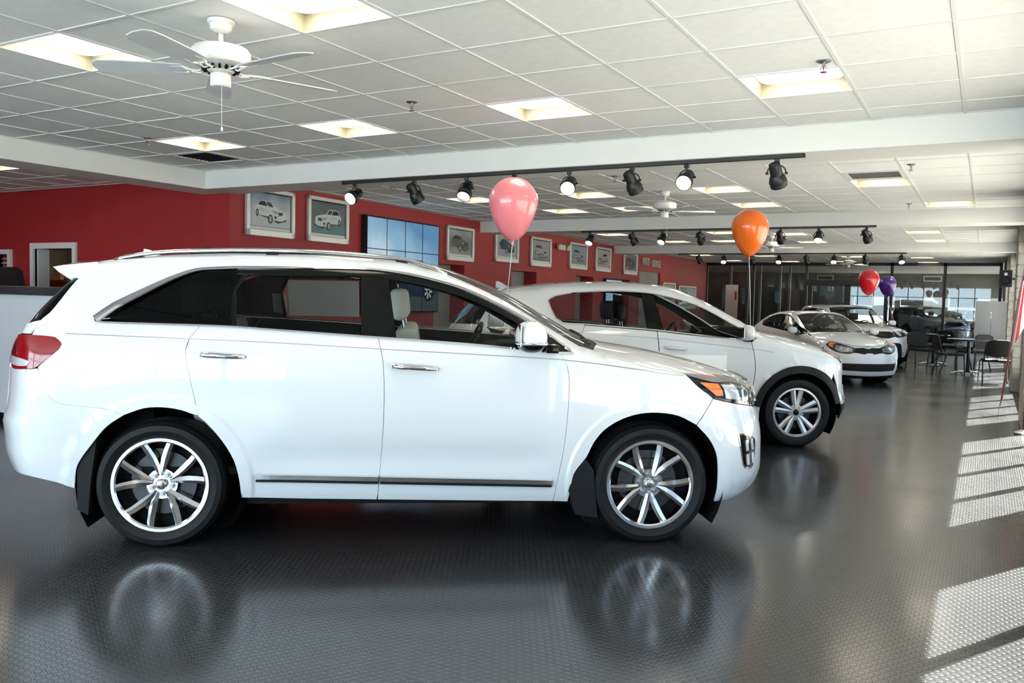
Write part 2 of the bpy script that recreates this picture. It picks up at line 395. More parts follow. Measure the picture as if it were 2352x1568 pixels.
def bead(body,name,pts,mode,width,m,parent,off=.004,th=.006,warp=IDENT,both=True,res=.04,taper=0):
    """a raised trim strip following a line on the body surface"""
    c=np.array(spline(pts,res)); d=np.gradient(c,axis=0); d/=np.linalg.norm(d,axis=1,keepdims=True); nn=np.c_[-d[:,1],d[:,0]]
    k=len(c); w=np.array(width if hasattr(width,'__len__') else [width]*len(pts),float); w=np.interp(np.linspace(0,1,k),np.linspace(0,1,len(w)),w)
    if taper: w=w*np.clip(np.minimum(np.arange(k)+.35,k-1-np.arange(k)+.35)/taper,0,1)
    A=lift(body,c+nn*w[:,None]/2,mode); B=lift(body,c-nn*w[:,None]/2,mode); NA=body.normal(A); NB=body.normal(B)
    outs=[]
    for s in ((1,-1) if both else (1,)):
        sc=np.array([1,s,1]); rows=[A+NA*off*.0,A*.85+B*.15+(NA)*(off+th),A*.15+B*.85+NB*(off+th),B]
        V=[];F=[]
        for i in range(k):
            for r_ in rows: V.append(tuple(warp((r_[i]*sc)[None])[0]))
        for i in range(k-1):
            for j in range(3): F.append((i*4+j,(i+1)*4+j,(i+1)*4+j+1,i*4+j+1))
        F+=[(0,1,2,3),((k-1)*4+3,(k-1)*4+2,(k-1)*4+1,(k-1)*4)]
        outs.append(obj(name,(V,F),m,parent,smooth=True,angle=40))
    return outs

# ------------------------------------------------------------------ wheels
def spoke(r0,r1,a0,a1,w0,wm,w1,y0,y1,d,n=5):
    V=[];F=[]
    for i in range(n):
        t=i/(n-1); r=r0+(r1-r0)*t; a=a0+(a1-a0)*t**.8; y=y0+(y1-y0)*t**1.5
        w=(w0+(wm-w0)*min(1,t/.35)) if t<.35 else wm+(w1-wm)*(t-.35)/.65
        c=np.array([r*math.cos(a),y,r*math.sin(a)]); tg=np.array([-math.sin(a),0,math.cos(a)])
        for s,dy in ((-.5,d),(-.42,.005),(-.08,-.004),(.42,.005),(.5,d)): V.append(tuple(c+tg*w*s+np.array([0,dy,0])))
    for i in range(n-1):
        for j in range(4): F.append((i*5+j,i*5+j+1,(i+1)*5+j+1,(i+1)*5+j))
        F.append((i*5+4,i*5,(i+1)*5,(i+1)*5+4))
    F+=[(0,4,3,2,1),(n*5-5,n*5-4,n*5-3,n*5-2,n*5-1)]
    return V,F
def make_wheel(parent,loc,flip,R,rr,width,style,phase,m_rim,cap_text=None,cap_rot=0.):
    """outer face looks towards -y; rr is the radius of the rim lip"""
    w=empty('wheel',loc,math.pi if flip else 0.,parent)
    h=width/2
    prof=[(rr-.012,.012),(rr+.004,.0),(rr+.02,-.008),(rr+(R-rr)*.45,-.018),(rr+(R-rr)*.75,-.012),(R-.022,.004),(R-.006,.022),(R,.045)]
    for k in range(5):
        y=.05+k*(width-.10)/4; prof+=[(R,y+.006),(R-.009,y+.008),(R-.009,y+.016),(R,y+.018)]
    prof+=[(R,width-.04),(R-.02,width-.01),(rr+.02,width),(rr-.012,width-.01)]
    obj('tyre',lathe(prof,64,axis='y'),M_RUBBER,w,smooth=True,angle=35)
    rim=[lathe([(rr+.004,.0),(rr,-.006),(rr-.016,-.006),(rr-.024,.002),(rr-.026,.02)],72,axis='y')]
    parts=[]
    if style=='v10':
        for k in range(5):
            c=phase+k*2*math.pi/5
            for s in (-1,1): parts.append(spoke(.050,rr-.008,c+s*.10,c+s*.315,.020,.052,.044,.026,.004,.045))
        parts.append(xf(cyl((0,.034,0),(0,.06,0),.085,.085,20)))
    else:
        for k in range(5):
            c=phase+k*2*math.pi/5
            for s in (-1,1): parts.append(spoke(.05,rr-.008,c+s*.22,c+s*.19,.040,.054,.060,.018,.002,.03))
        parts.append(cyl((0,.018,0),(0,.06,0),.078,.085,20))
    obj('rim',J(*rim,*parts),m_rim,w,smooth=True,angle=30)
    obj('rim_barrel',lathe([(rr-.017,.012),(rr-.03,.06),(rr-.035,width-.03)],48,axis='y'),M_CHROME if style=='v10' else M_DARKALLOY,w,smooth=True)
    for k in range(5):
        a=phase+(k+.5)*2*math.pi/5; c=(.056*math.cos(a),0,.056*math.sin(a))
        obj('lug_nut',J(cyl((c[0],.014,c[2]),(c[0],.04,c[2]),.010,.010,6),cyl((c[0],.026,c[2]),(c[0],.04,c[2]),.016,.016,14)),M_SATIN,w,smooth=True,angle=30)
    cap=obj('hub_cap',lathe([(0,.004),(.018,.005),(.026,.009),(.030,.016),(.030,.04)],28,axis='y'),m_rim if cap_text else M_GLOSSBLK,w,smooth=True,angle=40)
    if cap_text:
        mx=Matrix.Rotation(cap_rot,4,'Y')@Matrix.Translation((0,.0045,0))@Matrix.Rotation(math.pi/2,4,'X')
        text_obj('cap_lettering',cap_text,.019,M_TRIM,w,mx,.0012)
    obj('brake_disc',cyl((0,.075,0),(0,.095,0),rr*.68,rr*.68,40),M_DISC,w,smooth=True,angle=30)
    obj('brake_caliper',cbox(-.055,.055,.07,.12,rr*.52,rr*.74,.012),M_DISC,w)
    obj('hub_plate',cyl((0,.10,0),(0,.13,0),rr-.03,rr-.03,32),M_TRIM,w)
    return w
def wheel_liner(parent,x,hub,R,y0,y1):
    V,F=lathe([(R,y0),(R,y1)],24,axis='y',a0=-.55,a1=math.pi+.55)
    a=J((V,F),cyl((0,y1-.005,0),(0,y1,0),R,R,24))
    return obj('wheel_arch_liner',xf(a,(x,0,hub)),M_TRIM,parent)
def make_seat(parent,x,y,zb=.62,m=None,head=True):
    m=m or M_LEATHER
    s=empty('seat',(x,y,0),0,parent)
    obj('seat_cushion',cbox(-.25,.28,-.25,.25,zb-.16,zb,.05,3),m,s,smooth=True,angle=50)
    obj('seat_back',xf(cbox(-.07,.07,-.25,.25,0,.62,.05,3),(-.20,0,zb-.06),(-.16,'Y')),m,s,smooth=True,angle=50)
    if head:
        obj('head_rest',xf(cbox(-.05,.05,-.13,.13,0,.20,.045,3),(-.325,0,zb+.595),(-.10,'Y')),m,s,smooth=True,angle=50)
        obj('head_rest_post',J(cyl((-.30,-.06,zb+.50),(-.32,-.06,zb+.62),.007,n=8),cyl((-.30,.06,zb+.50),(-.32,.06,zb+.62),.007,n=8)),M_CHROME,s)
    return s
def steering_wheel(parent,x,y,z,m=None):
    s=empty('steering_wheel',(x,y,z),0,parent)
    t=[(0,.19*math.cos(a),.19*math.sin(a)) for a in np.linspace(0,2*math.pi,28,endpoint=False)]
    v=J(tube(t,.016,8,closed=True),cyl((0.0,0,0),(.05,0,0),.055,.05,16),cyl((.01,0,0),(.01,.19,0),.014,n=8),cyl((.01,0,0),(.01,-.19,0),.014,n=8),cyl((.01,0,0),(.01,0,-.19),.014,n=8),cyl((.03,0,0),(.35,0,0),.035,n=10))
    obj('steering_rim',xf(v,(0,0,0),(.40,'Y')),m or M_GLOSSBLK,s,smooth=True,angle=50); return s

# ------------------------------------------------------------------ the large white SUV: outlines in metres on its own body
A1 = {'side':[[(0.204,1.236),(0.159,1.172),(0.142,1.115),(0.15,1.037),(0.183,0.88),(0.215,0.75)],[(0.213,0.746),(0.123,0.779),(0.027,0.793),(-0.071,0.787),(-0.178,0.748)],[(-0.178,0.749),(-0.253,0.777),(-0.51,0.807),(-0.552,0.829),(-0.589,0.896),(-0.623,1.001)],[(-0.623,1.004),(-0.521,1.099),(-0.508,1.127),(-0.544,1.162),(-0.674,1.17)],[(-0.674,1.17),(-0.662,1.2),(-0.632,1.262),(-0.602,1.29),(-0.573,1.336),(-0.498,1.47),(-0.435,1.571)],[(-0.435,1.571),(-0.37,1.603),(-0.201,1.629),(0.268,1.644),(0.675,1.659),(0.954,1.673),(1.318,1.635),(1.506,1.613),(1.602,1.603)],[(1.602,1.603),(1.705,1.558),(1.834,1.503),(1.961,1.44),(2.093,1.371),(2.233,1.3),(2.367,1.225)],[(2.368,1.223),(2.225,1.183)],[(2.225,1.183),(2.165,1.227),(2.047,1.305),(1.865,1.401),(1.684,1.478),(1.503,1.53),(1.323,1.567),(1.121,1.589),(0.851,1.589),(0.506,1.581),(0.378,1.578),(0.155,1.56),(0.036,1.516),(-0.12,1.432),(-0.261,1.349),(-0.359,1.267)],[(-0.359,1.267),(-0.354,1.253),(-0.323,1.247)],[(-0.323,1.247),(0.203,1.236)]],'rdoor':[[(0.207,1.236),(0.162,1.169),(0.145,1.112),(0.152,1.037),(0.186,0.88),(0.218,0.744)],[(0.218,0.744),(0.254,0.712),(0.341,0.608),(0.405,0.493),(0.432,0.376),(0.439,0.282)],[(0.439,0.282),(0.785,0.273),(1.186,0.266)],[(1.19,0.267),(1.206,0.489),(1.22,0.728),(1.219,0.962),(1.209,1.076),(1.183,1.187)],[(1.183,1.187),(0.777,1.212),(0.539,1.222),(0.381,1.231),(0.208,1.236)]],'fdoor':[[(1.186,1.187),(1.212,1.076),(1.222,0.962),(1.223,0.728),(1.208,0.489),(1.193,0.266)],[(1.193,0.266),(1.772,0.257),(2.204,0.252)],[(2.204,0.252),(2.222,0.371),(2.251,0.554),(2.267,0.735),(2.273,0.949),(2.259,1.044),(2.226,1.117)],[(2.226,1.117),(1.963,1.139),(1.682,1.16),(1.186,1.187)]],'fender':[[(2.229,1.115),(2.262,1.044),(2.276,0.949),(2.27,0.735),(2.254,0.554),(2.225,0.371),(2.207,0.252)],[(2.207,0.252),(2.291,0.249)],[(2.291,0.249),(2.317,0.423),(2.387,0.522),(2.427,0.608),(2.488,0.684),(2.583,0.744),(2.69,0.778),(2.799,0.785),(2.921,0.768),(3.031,0.716)],[(3.031,0.716),(3.078,0.782),(3.127,0.87)],[(3.127,0.875),(3.041,0.934),(2.968,1.007)],[(2.967,1.006),(2.76,1.03),(2.672,1.044),(2.588,1.088),(2.59,1.142)],[(2.59,1.142),(2.502,1.171),(2.459,1.185),(2.376,1.215)],[(2.369,1.218),(2.23,1.179)],[(2.23,1.179),(2.302,1.124),(2.303,1.115),(2.229,1.115)]],'hoodedge':[[(2.463,-0.269),(2.612,-0.295),(2.595,-0.769),(2.674,-0.901),(2.762,-0.9),(2.973,-0.862)],[(2.973,-0.862),(3.146,-0.757),(3.256,-0.64),(3.39,-0.572),(3.496,-0.554),(3.562,-0.461)]],'headlight':[[(-1.491,1.009)],[(-1.422,0.934),(-1.332,0.875),(-1.257,0.856),(-1.104,0.829),(-0.794,0.786)],[(-0.639,0.825),(-0.623,0.864)],[(-0.768,0.915),(-0.886,0.957),(-1.079,0.984),(-1.267,0.991)]],'amber':[[(-1.396,0.974),(-1.285,0.963),(-1.303,0.941),(-1.286,0.887),(-1.323,0.895)]],'fog':[[(-1.148,0.655),(-1.036,0.643),(-0.902,0.595),(-0.895,0.562),(-0.949,0.432),(-1.048,0.435),(-1.085,0.457),(-1.119,0.551)]],'fbump':[[(-1.429,0.713),(-1.38,0.779),(-1.33,0.867)],[(-1.33,0.867),(-1.257,0.85),(-1.104,0.823),(-0.784,0.78)],[(-1.267,0.246),(-1.167,0.253),(-1.07,0.277),(-0.905,0.302),(-0.722,0.311)],[(-1.267,0.246),(-1.278,0.434),(-1.298,0.545),(-1.349,0.633),(-1.429,0.711)]],'tail':[[(-0.781,1.122),(-0.813,1.159),(-1.072,1.172),(-1.208,1.162),(-1.247,1.127),(-1.237,1.099),(-1.142,1.004),(-1.121,0.994),(-0.882,0.991)]],'rbump':[[(-1.594,0.747),(-1.515,0.775),(-1.254,0.805),(-1.214,0.827),(-1.179,0.894),(-1.144,0.995),(-1.108,0.989),(-0.885,0.984)],[(-1.31,0.34),(-1.19,0.379),(-1.076,0.406),(-0.82,0.411)],[(-1.594,0.748),(-1.501,0.685),(-1.428,0.601),(-1.334,0.468),(-1.31,0.34)]],'qglass':[[(-0.281,1.269),(-0.112,1.38),(-0.009,1.445),(0.095,1.504),(0.202,1.547),(0.38,1.567)],[(0.435,1.57),(0.366,1.442),(0.378,1.242)],[(0.373,1.24),(0.193,1.247),(-0.279,1.26)]],'rglass':[[(0.403,1.48),(0.448,1.563),(0.852,1.579),(1.062,1.577)],[(1.062,1.577),(1.08,1.202)],[(1.08,1.202),(0.539,1.233),(0.397,1.237)],[(0.397,1.242),(0.378,1.437)]],'bpillar':[[(1.07,1.577),(1.122,1.581),(1.217,1.571)],[(1.22,1.561),(1.232,1.51),(1.286,1.193)],[(1.286,1.193),(1.087,1.204)]],'fglass':[[(1.225,1.563),(1.323,1.556),(1.503,1.517),(1.684,1.465),(1.864,1.388),(2.044,1.293),(2.148,1.225)],[(2.148,1.225),(2.147,1.139)],[(2.147,1.139),(1.963,1.151),(1.682,1.173),(1.294,1.193)],[(1.294,1.193),(1.239,1.51)]],'sail':[[(2.165,1.213),(2.258,1.141)],[(2.272,1.124),(2.157,1.134)]],'mould':[[(0.52,0.421),(2.205,0.386),(2.179,0.356),(0.56,0.386)]],'handle':[[(0.217,1.097),(0.218,1.073),(0.462,1.063),(0.461,1.084)],[(1.263,1.05),(1.263,1.021),(1.517,1.01),(1.516,1.032)]],'stripe':[[(-0.494,1.184),(0.544,1.157),(1.186,1.129),(2.212,1.085),(2.46,1.06),(2.962,0.999)]],'rail':[[(-0.372,1.603),(-0.269,1.62),(-0.054,1.644),(0.185,1.662),(0.692,1.675),(1.035,1.67),(1.393,1.654),(1.573,1.615)]],'mirror':[[(1.964,1.215),(2.044,1.298),(2.154,1.237),(2.081,1.136),(2.171,1.182),(2.178,1.146)]],'spoil':[[(-0.538,1.503),(-0.431,1.572),(-0.561,1.492),(-0.5,1.473)]],'glassR':[[(-0.738,1.248),(-0.627,1.262),(-0.497,1.47),(-0.547,1.482)]]}

def mir(seg): return [(-a,b) for a,b in reversed(seg)]          # mirror a run of points in a wrap domain
def topz(body,x,y): return float(lift(body,np.array([[x,y]]),'top')[0,2])
def car_base(name,loc,head): return empty(name,loc,head)
def build_suv():
    B=Body(**SUV); A=A1
    car=car_base('suv',(-4.4598,3.7583,0),0.62226)
    tag(car,'large white SUV with chrome ten-spoke wheels, nearest of the cars','car')
    P=lambda nm,segs,mode,m=M_WHITE,**k: panel(B,nm,segs,mode,m,car,**k)
    # roof seam, windscreen pillar and bonnet seam as runs on the surface
    roof=[(x,-.615) for x in (-.42,-.2,.1,.5,.9,1.2,1.4)]; apil=[(1.46,-.60),(1.6,-.612),(1.8,-.64),(2.0,-.67),(2.2,-.70),(2.37,-.725)]
    hseam=[(2.973,-.862),(2.85,-.885),(2.762,-.892),(2.674,-.872),(2.60,-.80),(2.53,-.735),(2.46,-.70)]
    sd=lambda run,dz=-.004: [(x,topz(B,x,y)+dz) for x,y in run]
    S=A['side']; roofz=sd(roof); apz=sd(apil)
    quarter=[S[0],S[1],S[2],S[3],S[4][:-1]+[roofz[0]],roofz+apz,[apz[-1],S[7][1]],S[8],S[9],S[10]]
    ring=np.array([(ax+(B.ar0+d)*math.cos(t),B.hub+(B.ar0+d)*math.sin(t)) for ax in B.axles for d in (.050,.060,.066,.0735,.081,.087,.097) for t in np.linspace(-.2,math.pi+.2,80)])
    P('quarter_panel',quarter,'side',res=.036,extra=ring)
    doors=[]
    for key in ('rdoor','fdoor'): doors.append(P('door',A[key],'side',res=.040,extra=ring))
    fs=A['fender']; hz=sd(hseam)
    P('fender',[fs[0],fs[1],fs[2],fs[3],fs[4][:-1]+[hz[0]],hz,[hz[-1],(2.376,apz[-1][1]+.0)],[(2.376,apz[-1][1]),fs[8][0]],fs[8][:2],fs[8][1:]],'side',res=.036,extra=ring)
    hood=[hs for hs in hseam[::-1]]; he=[(3.146,-.757),(3.256,-.645),(3.39,-.585),(3.496,-.555),(3.56,-.46)]
    edge=[(2.47,-.66)]+[(x+.004,y+.010) for x,y in hood[1:]]
    nose=[(3.56,-.46),(3.63,-.25),(3.655,0),(3.63,.25),(3.56,.46)]
    cowl=[(2.47,.66),(2.55,.35),(2.575,0),(2.55,-.35),(2.47,-.66)]
    P('hood',[edge,[edge[-1]]+he,nose,[(x,-y) for x,y in ([edge[-1]]+he)[::-1]],[(x,-y) for x,y in edge[::-1]],cowl],'top',both=False,res=.06)
    P('cowl',[[(2.465,-.65),(2.545,-.35),(2.57,0),(2.545,.35),(2.465,.65)],[(2.465,.65),(2.40,.70)],[(2.40,.70),(2.47,.38),(2.505,0),(2.47,-.38),(2.40,-.70)]],'top',M_BLKPLASTIC,both=False,res=.06,off=-.012)
    ws=[[(1.465,-.592),(1.6,-.604),(1.8,-.632),(2.0,-.662),(2.2,-.692),(2.395,-.712)],[(2.395,-.712),(2.468,-.38),(2.50,0),(2.468,.38),(2.395,.712)],[(2.395,.712),(2.2,.692),(2.0,.662),(1.8,.632),(1.6,.604),(1.465,.592)],[(1.465,.592),(1.52,.3),(1.535,0),(1.52,-.3),(1.465,-.592)]]
    P('windshield',ws,'top',M_CLEARG,both=False,res=.08,off=-.003,thick=0)
    rf=[[(-.42,-.608),(0,-.608),(.6,-.608),(1.2,-.606),(1.40,-.602),(1.457,-.59)],[(1.457,-.59),(1.51,-.3),(1.525,0),(1.51,.3),(1.457,.59)],[(1.457,.59),(1.40,.602),(1.2,.606),(.6,.608),(0,.608),(-.42,.608)],[(-.42,.608),(-.46,.3),(-.47,0),(-.46,-.3),(-.42,-.608)]]
    P('roof_panel',rf,'top',both=False,res=.09)
    P('sunroof_glass',[[(.05,-.50),(1.38,-.50)],[(1.38,-.50),(1.43,0),(1.38,.50)],[(1.38,.50),(.05,.50)],[(.05,.5),(.05,-.5)]],'top',M_GLOSSBLK,both=False,res=.1,off=.006,thick=.02)
    obj('wind_deflector',J(cbox(.10,.75,-.42,-.36,1.66,1.692,.01),cbox(.10,.16,-.42,.42,1.66,1.692,.01)),M_GLOSSBLK,car)
    # tail
    g=[(-1.125,1.25),(-1.19,1.32),(-1.24,1.40),(-1.29,1.49)]
    P('rear_glass',[g,[g[-1],(-.8,1.51),(0,1.52),(.8,1.51),(1.29,1.49)],mir(g),[(1.125,1.25),(.98,1.235),(.5,1.215),(0,1.21),(-.5,1.215),(-.98,1.235),(-1.125,1.25)]],'rear',M_PRIVACY,both=False,res=.07,off=-.014,thick=0)
    tg=[(-.775,.76),(-.775,.985)]; 
    P('tailgate',[[(-.775,.76),(-.77,1.118),(-.81,1.168),(-1.06,1.180)],[(-1.06,1.180),(-1.085,1.215),(-1.11,1.256)],[(-1.11,1.256),(-.98,1.229),(-.5,1.209),(0,1.204),(.5,1.209),(.98,1.229),(1.11,1.256)],[(1.11,1.256),(1.085,1.215),(1.06,1.180)],[(1.06,1.180),(.81,1.168),(.77,1.118),(.775,.76)],[(.775,.76),(0,.74),(-.775,.76)]],'rear',both=False,res=.06)
    rb=A['rbump']
    P('bumper',[rb[0][:-1],[rb[0][-2],(-.885,.984),(-.79,.980)],[(-.79,.98),(-.785,.75),(0,.73),(.785,.75),(.79,.98)],mir(rb[0][:-1]+[(-.885,.984),(-.79,.98)]),mir(rb[2])[::1][::-1] and [(-a,b) for a,b in rb[2]],[(-a,b) for a,b in rb[1]]+[(0,.415)]+rb[1][::-1],rb[2][::-1]],'rear',both=False,res=.035)
    tl=panel(B,'tail_light',[A['tail'][0]+[A['tail'][0][0]]],'rear',M_REDLENS,car,res=.03,off=.004,thick=.03)
    for o,s in zip(tl,(1,-1)):
        pts=[(-.80,1.01),(-.80,1.045),(-1.03,1.045),(-1.10,1.03),(-1.09,1.008),(-1.0,1.002)]
        v,f=fill(outline([pts+[pts[0]]],.02),.03); L=lift(B,v,'rear'); N=B.normal(L); make_panel('reversing_lens',(L+N*.008)*[1,s,1],N*[1,s,1],f,M_LAMPWHITE,M_LAMPWHITE,o,.01,IDENT)
    for o,s in zip(tl,(1,-1)):
        pts=[(-.81,1.06),(-.82,1.135),(-.93,1.145),(-.98,1.06)]
        v,f=fill(outline([[pts[i_],pts[(i_+1)%4]] for i_ in range(4)],.02),.03); L=lift(B,v,'rear'); N=B.normal(L); make_panel('brake_lens',(L+N*.006)*[1,s,1],N*[1,s,1],f,M_DEEPRED,M_DEEPRED,o,.008,IDENT)
    sp=[(-.655,1.575),(-.60,1.587),(-.50,1.602),(-.418,1.612),(-.40,1.59),(-.445,1.54),(-.492,1.470),(-.52,1.478),(-.575,1.512),(-.63,1.55)]
    V=[];n=len(sp); ys=[-.665,-.64,-.5,-.25,0,.25,.5,.64,.665]
    for y in ys:
        k=.022*(1-(y/.665)**2)*(1-(x<-.6)*.3) if False else .020*(1-(y/.665)**2); e=.93 if abs(y)>.66 else 1
        zr=topz(B,-.41,min(abs(y),.612)); 
        for x,z in sp: V.append((x-(.10 if x<-.55 else .05)*(1-(y/.665)**2),y,zr-.002+((z-1.612)*(e if z<1.6 else 1))))
    F=[(i*n+j,i*n+(j+1)%n,(i+1)*n+(j+1)%n,(i+1)*n+j) for i in range(len(ys)-1) for j in range(n)]+[tuple(range(n)),tuple(range(n*len(ys)-n,n*len(ys)))[::-1]]
    obj('spoiler',(V,F),M_WHITE,car,smooth=True,angle=45)
    # nose
    fb=A['fbump']; top=fb[1]+[(-.62,.765)]; low=fb[2]
    P('bumper',[fb[0],top,[(-.62,.765),(-.56,.70),(-.3,.66),(0,.655),(.3,.66),(.56,.70),(.62,.765)],mir(top),mir(fb[0]),[(-a,b) for a,b in fb[3][::-1]],[(-a,b) for a,b in low]+[(-.4,.315),(0,.315),(.4,.315)][::-1]+low[::-1],fb[3]],'front',both=False,res=.032)
    P('grille',[[(-.60,.77),(-.55,.71),(-.3,.67),(0,.665),(.3,.67),(.55,.71),(.60,.77)],[(.60,.77),(.60,.86),(.5,.905),(0,.925),(-.5,.905),(-.60,.86),(-.60,.77)]],'front',M_GLOSSBLK,both=False,res=.05,off=-.01,thick=.02)
    gr=bead(B,'grille_surround',[(-.63,.80),(-.60,.88),(-.5,.915),(-.25,.93),(0,.935),(.25,.93),(.5,.915),(.60,.88),(.63,.80)],'front',.02,M_CHROME,car,off=.006,both=False)
    P('lower_intake',[[(-.5,.42),(-.4,.56),(0,.575),(.4,.56),(.5,.42)],[(.5,.42),(0,.39),(-.5,.42)]],'front',M_BLKPLASTIC,both=False,res=.05,off=.004,thick=.02)
    hl=A['headlight']; hseg=[[hl[0][0]]+hl[1],[hl[1][-1]]+hl[2],[hl[2][-1]]+hl[3]+[hl[0][0]]]
    for s in (1,-1):
        h=empty('headlight',(0,0,0),0,car)
        def hp(nm,segs,m,off,th,res=.03,spline_=True):
            v,f=fill(outline(segs,res),res); L=lift(B,v,'front'); N=B.normal(L); return make_panel(nm,(L+N*off)*[1,s,1],N*[1,s,1],f,m,M_TRIM,h,th,IDENT)
        hp('lamp_housing',hseg,M_GLOSSBLK,-.012,.02)
        a=[(-1.40,.962),(-1.27,.952),(-1.262,.915),(-1.262,.885),(-1.31,.885)]
        hp('turn_signal',[[a[0],a[1]],[a[1],a[2],a[3]],[a[3],a[4]],[a[4],a[0]]],M_AMBER,.0,.006)
        hp('reflector',[[(-1.245,.948),(-1.10,.935)],[(-1.10,.935),(-1.09,.85)],[(-1.09,.85),(-1.24,.868)],[(-1.24,.868),(-1.245,.948)]],M_LAMPWHITE,.0,.006)
        for c,zc,r in ((-.985,.875,.055),(-.80,.855,.045)):
            w=[(c+r*1.15*math.cos(t),zc+r*math.sin(t)*.75) for t in np.linspace(0,2*math.pi,17)]
            hp('projector_lens',[w],M_LAMPWHITE,.002,.006,.02)
            w=[(c+r*.55*math.cos(t),zc+r*.45*math.sin(t)) for t in np.linspace(0,2*math.pi,13)]
            hp('projector_lens',[w],M_GLOSSBLK,.005,.004,.02)
        k=hl[3]; hp('brow',[[hl[0][0]]+[(-1.30,.966),(-1.1,.955),(-.9,.93),(-.76,.898)],[(-.76,.898),k[0]],k+[hl[0][0]]],M_SATIN,.001,.006)
        hp('lens_cover',hseg,M_LENS,.004,0)
        f_=A['fog'][0]; w=empty('fog_lamp',(0,0,0),0,car)
        def fp(nm,pts,m,off,th,sm=True):
            v,f=fill(outline([pts+[pts[0]]] if sm else [[pts[i],pts[(i+1)%len(pts)]] for i in range(len(pts))],.025),.03); L=lift(B,v,'front'); N=B.normal(L); return make_panel(nm,(L+N*off)*[1,s,1],N*[1,s,1],f,m,M_TRIM,w,th,IDENT)
        fp('bezel',f_,M_CHROME,.004,.012); c=(sum(p[0] for p in f_)/8,sum(p[1] for p in f_)/8)
        fp('bezel_insert',[(c[0]+(a_-c[0])*.84,c[1]+(b_-c[1])*.9) for a_,b_ in f_],M_GLOSSBLK,.009,.004)
        for i in range(2):
            for j in range(2):
                x=-1.075+i*.075+.022*j*(1-2*0)*.6; z=.575-j*.085
                fp('led_lens',[(x,z-.03),(x+.028,z-.03),(x+.022,z+.035),(x-.006,z+.035)],M_LAMPWHITE,.014,.006,False)
    # glazing
    for key,m in (('qglass',M_PRIVACY),('rglass',M_REARTINT),('fglass',M_TINT)):
        P('side_glass',[s for s in A[key]]+[[A[key][-1][-1],A[key][0][0]]],'side',m,res=.07,off=-.004,thick=0)
    q=A['bpillar']; P('pillar_cover',[q[0],[q[0][-1]]+q[1],q[2],[q[2][-1],q[0][0]]],'side',M_GLOSSBLK,res=.06,off=-.002,thick=.03)
    P('pillar_cover',[[(2.16,1.212),(2.262,1.142)],[(2.262,1.142),(2.272,1.126)],[(2.272,1.126),(2.157,1.136)],[(2.157,1.136),(2.16,1.212)]],'side',M_GLOSSBLK,res=.05,off=-.001,thick=.03)
    P('pillar_cover',[[(.376,1.243),(.366,1.442),(.428,1.570)],[(.428,1.570),(.445,1.568)],[(.445,1.568),(.402,1.48),(.378,1.437)],[(.378,1.437),(.398,1.24)],[(.398,1.24),(.376,1.243)]],'side',M_GLOSSBLK,res=.04,thick=.03)
    up=[(-.352,1.262)]+[(x,z-.010) for x,z in A['side'][8][::-1][1:]]+[(2.285,1.136)]
    for o in bead(B,'window_trim',up,'side',[.05,.042,.034,.026,.020]+[.016]*15,M_SATIN,car,off=.002,th=.004,res=.05): pass
    bead(B,'window_trim',[(x,z-.006) for x,z in up[3:]],'side',.007,M_CHROME,car,off=.004,th=.005,res=.05)
    frm=[(x,z-.034) for x,z in A['side'][8][::-1][5:]]
    bead(B,'window_frame',frm,'side',[.03]+[.046]*8+[.03],M_GLOSSBLK,car,off=-.001,th=.003,res=.05)
    lowr=[(-.345,1.250),(-.30,1.245),(.2,1.239),(.39,1.234),(.54,1.226),(1.185,1.190),(1.68,1.163),(1.96,1.142),(2.21,1.120),(2.295,1.117)]
    bead(B,'window_trim',lowr,'side',.013,M_CHROME,car,off=.004,th=.005,res=.05)
    bead(B,'pinstripe',A['stripe'][0][:4]+A['stripe'][0][4:],'side',.0045,M_SATIN,car,off=.0005,th=.0008,res=.05)
    # lower chrome mouldings on the doors
    for i,(x0,x1) in enumerate(((.52,1.196),(1.206,2.19))):
        zc=lambda x:.404+( .371-.404)*(x-.52)/(2.2-.52)
        for o in bead(B,'side_moulding',[(x0,zc(x0)),((x0+x1)/2,zc((x0+x1)/2)),(x1,zc(x1))],'side',.034,M_CHROME,car,off=.012,th=.008,taper=0): pass
        bead(B,'side_moulding',[(x0,zc(x0)-.022),(x1,zc(x1)-.022)],'side',.018,M_BLKPLASTIC,car,off=.008,th=.006)
    # door handles
    for dpair,(x0,x1,z0,z1) in zip(doors,((.218,.462,1.085,1.074),(1.263,1.517,1.036,1.022))):
        for o,s in zip(dpair,(1,-1)):
            y=lift(B,np.array([[(x0+x1)/2,(z0+z1)/2]]),'side')[0,1]
            path=[(x0+(x1-x0)*t,(y-.016-.026*math.sin(math.pi*t)**.5)*s,z0+(z1-z0)*t) for t in np.linspace(0,1,12)]
            v=tube(path,[.010,.015,.017,.017,.016,.015,.015,.015,.015,.014,.012,.008],10)
            obj('door_handle',v,M_CHROME,o,smooth=True)
            for xa,xb,zz,dz,dy in ((x0-.002,x0+.03,z0,.012,.035),(x1-.03,x1,z1,.009,.03)):
                obj('handle_mount',cbox(xa,xb,min((y-dy)*s,(y+.01)*s),max((y-dy)*s,(y+.01)*s),zz-dz,zz+dz,.003),M_CHROME,o)
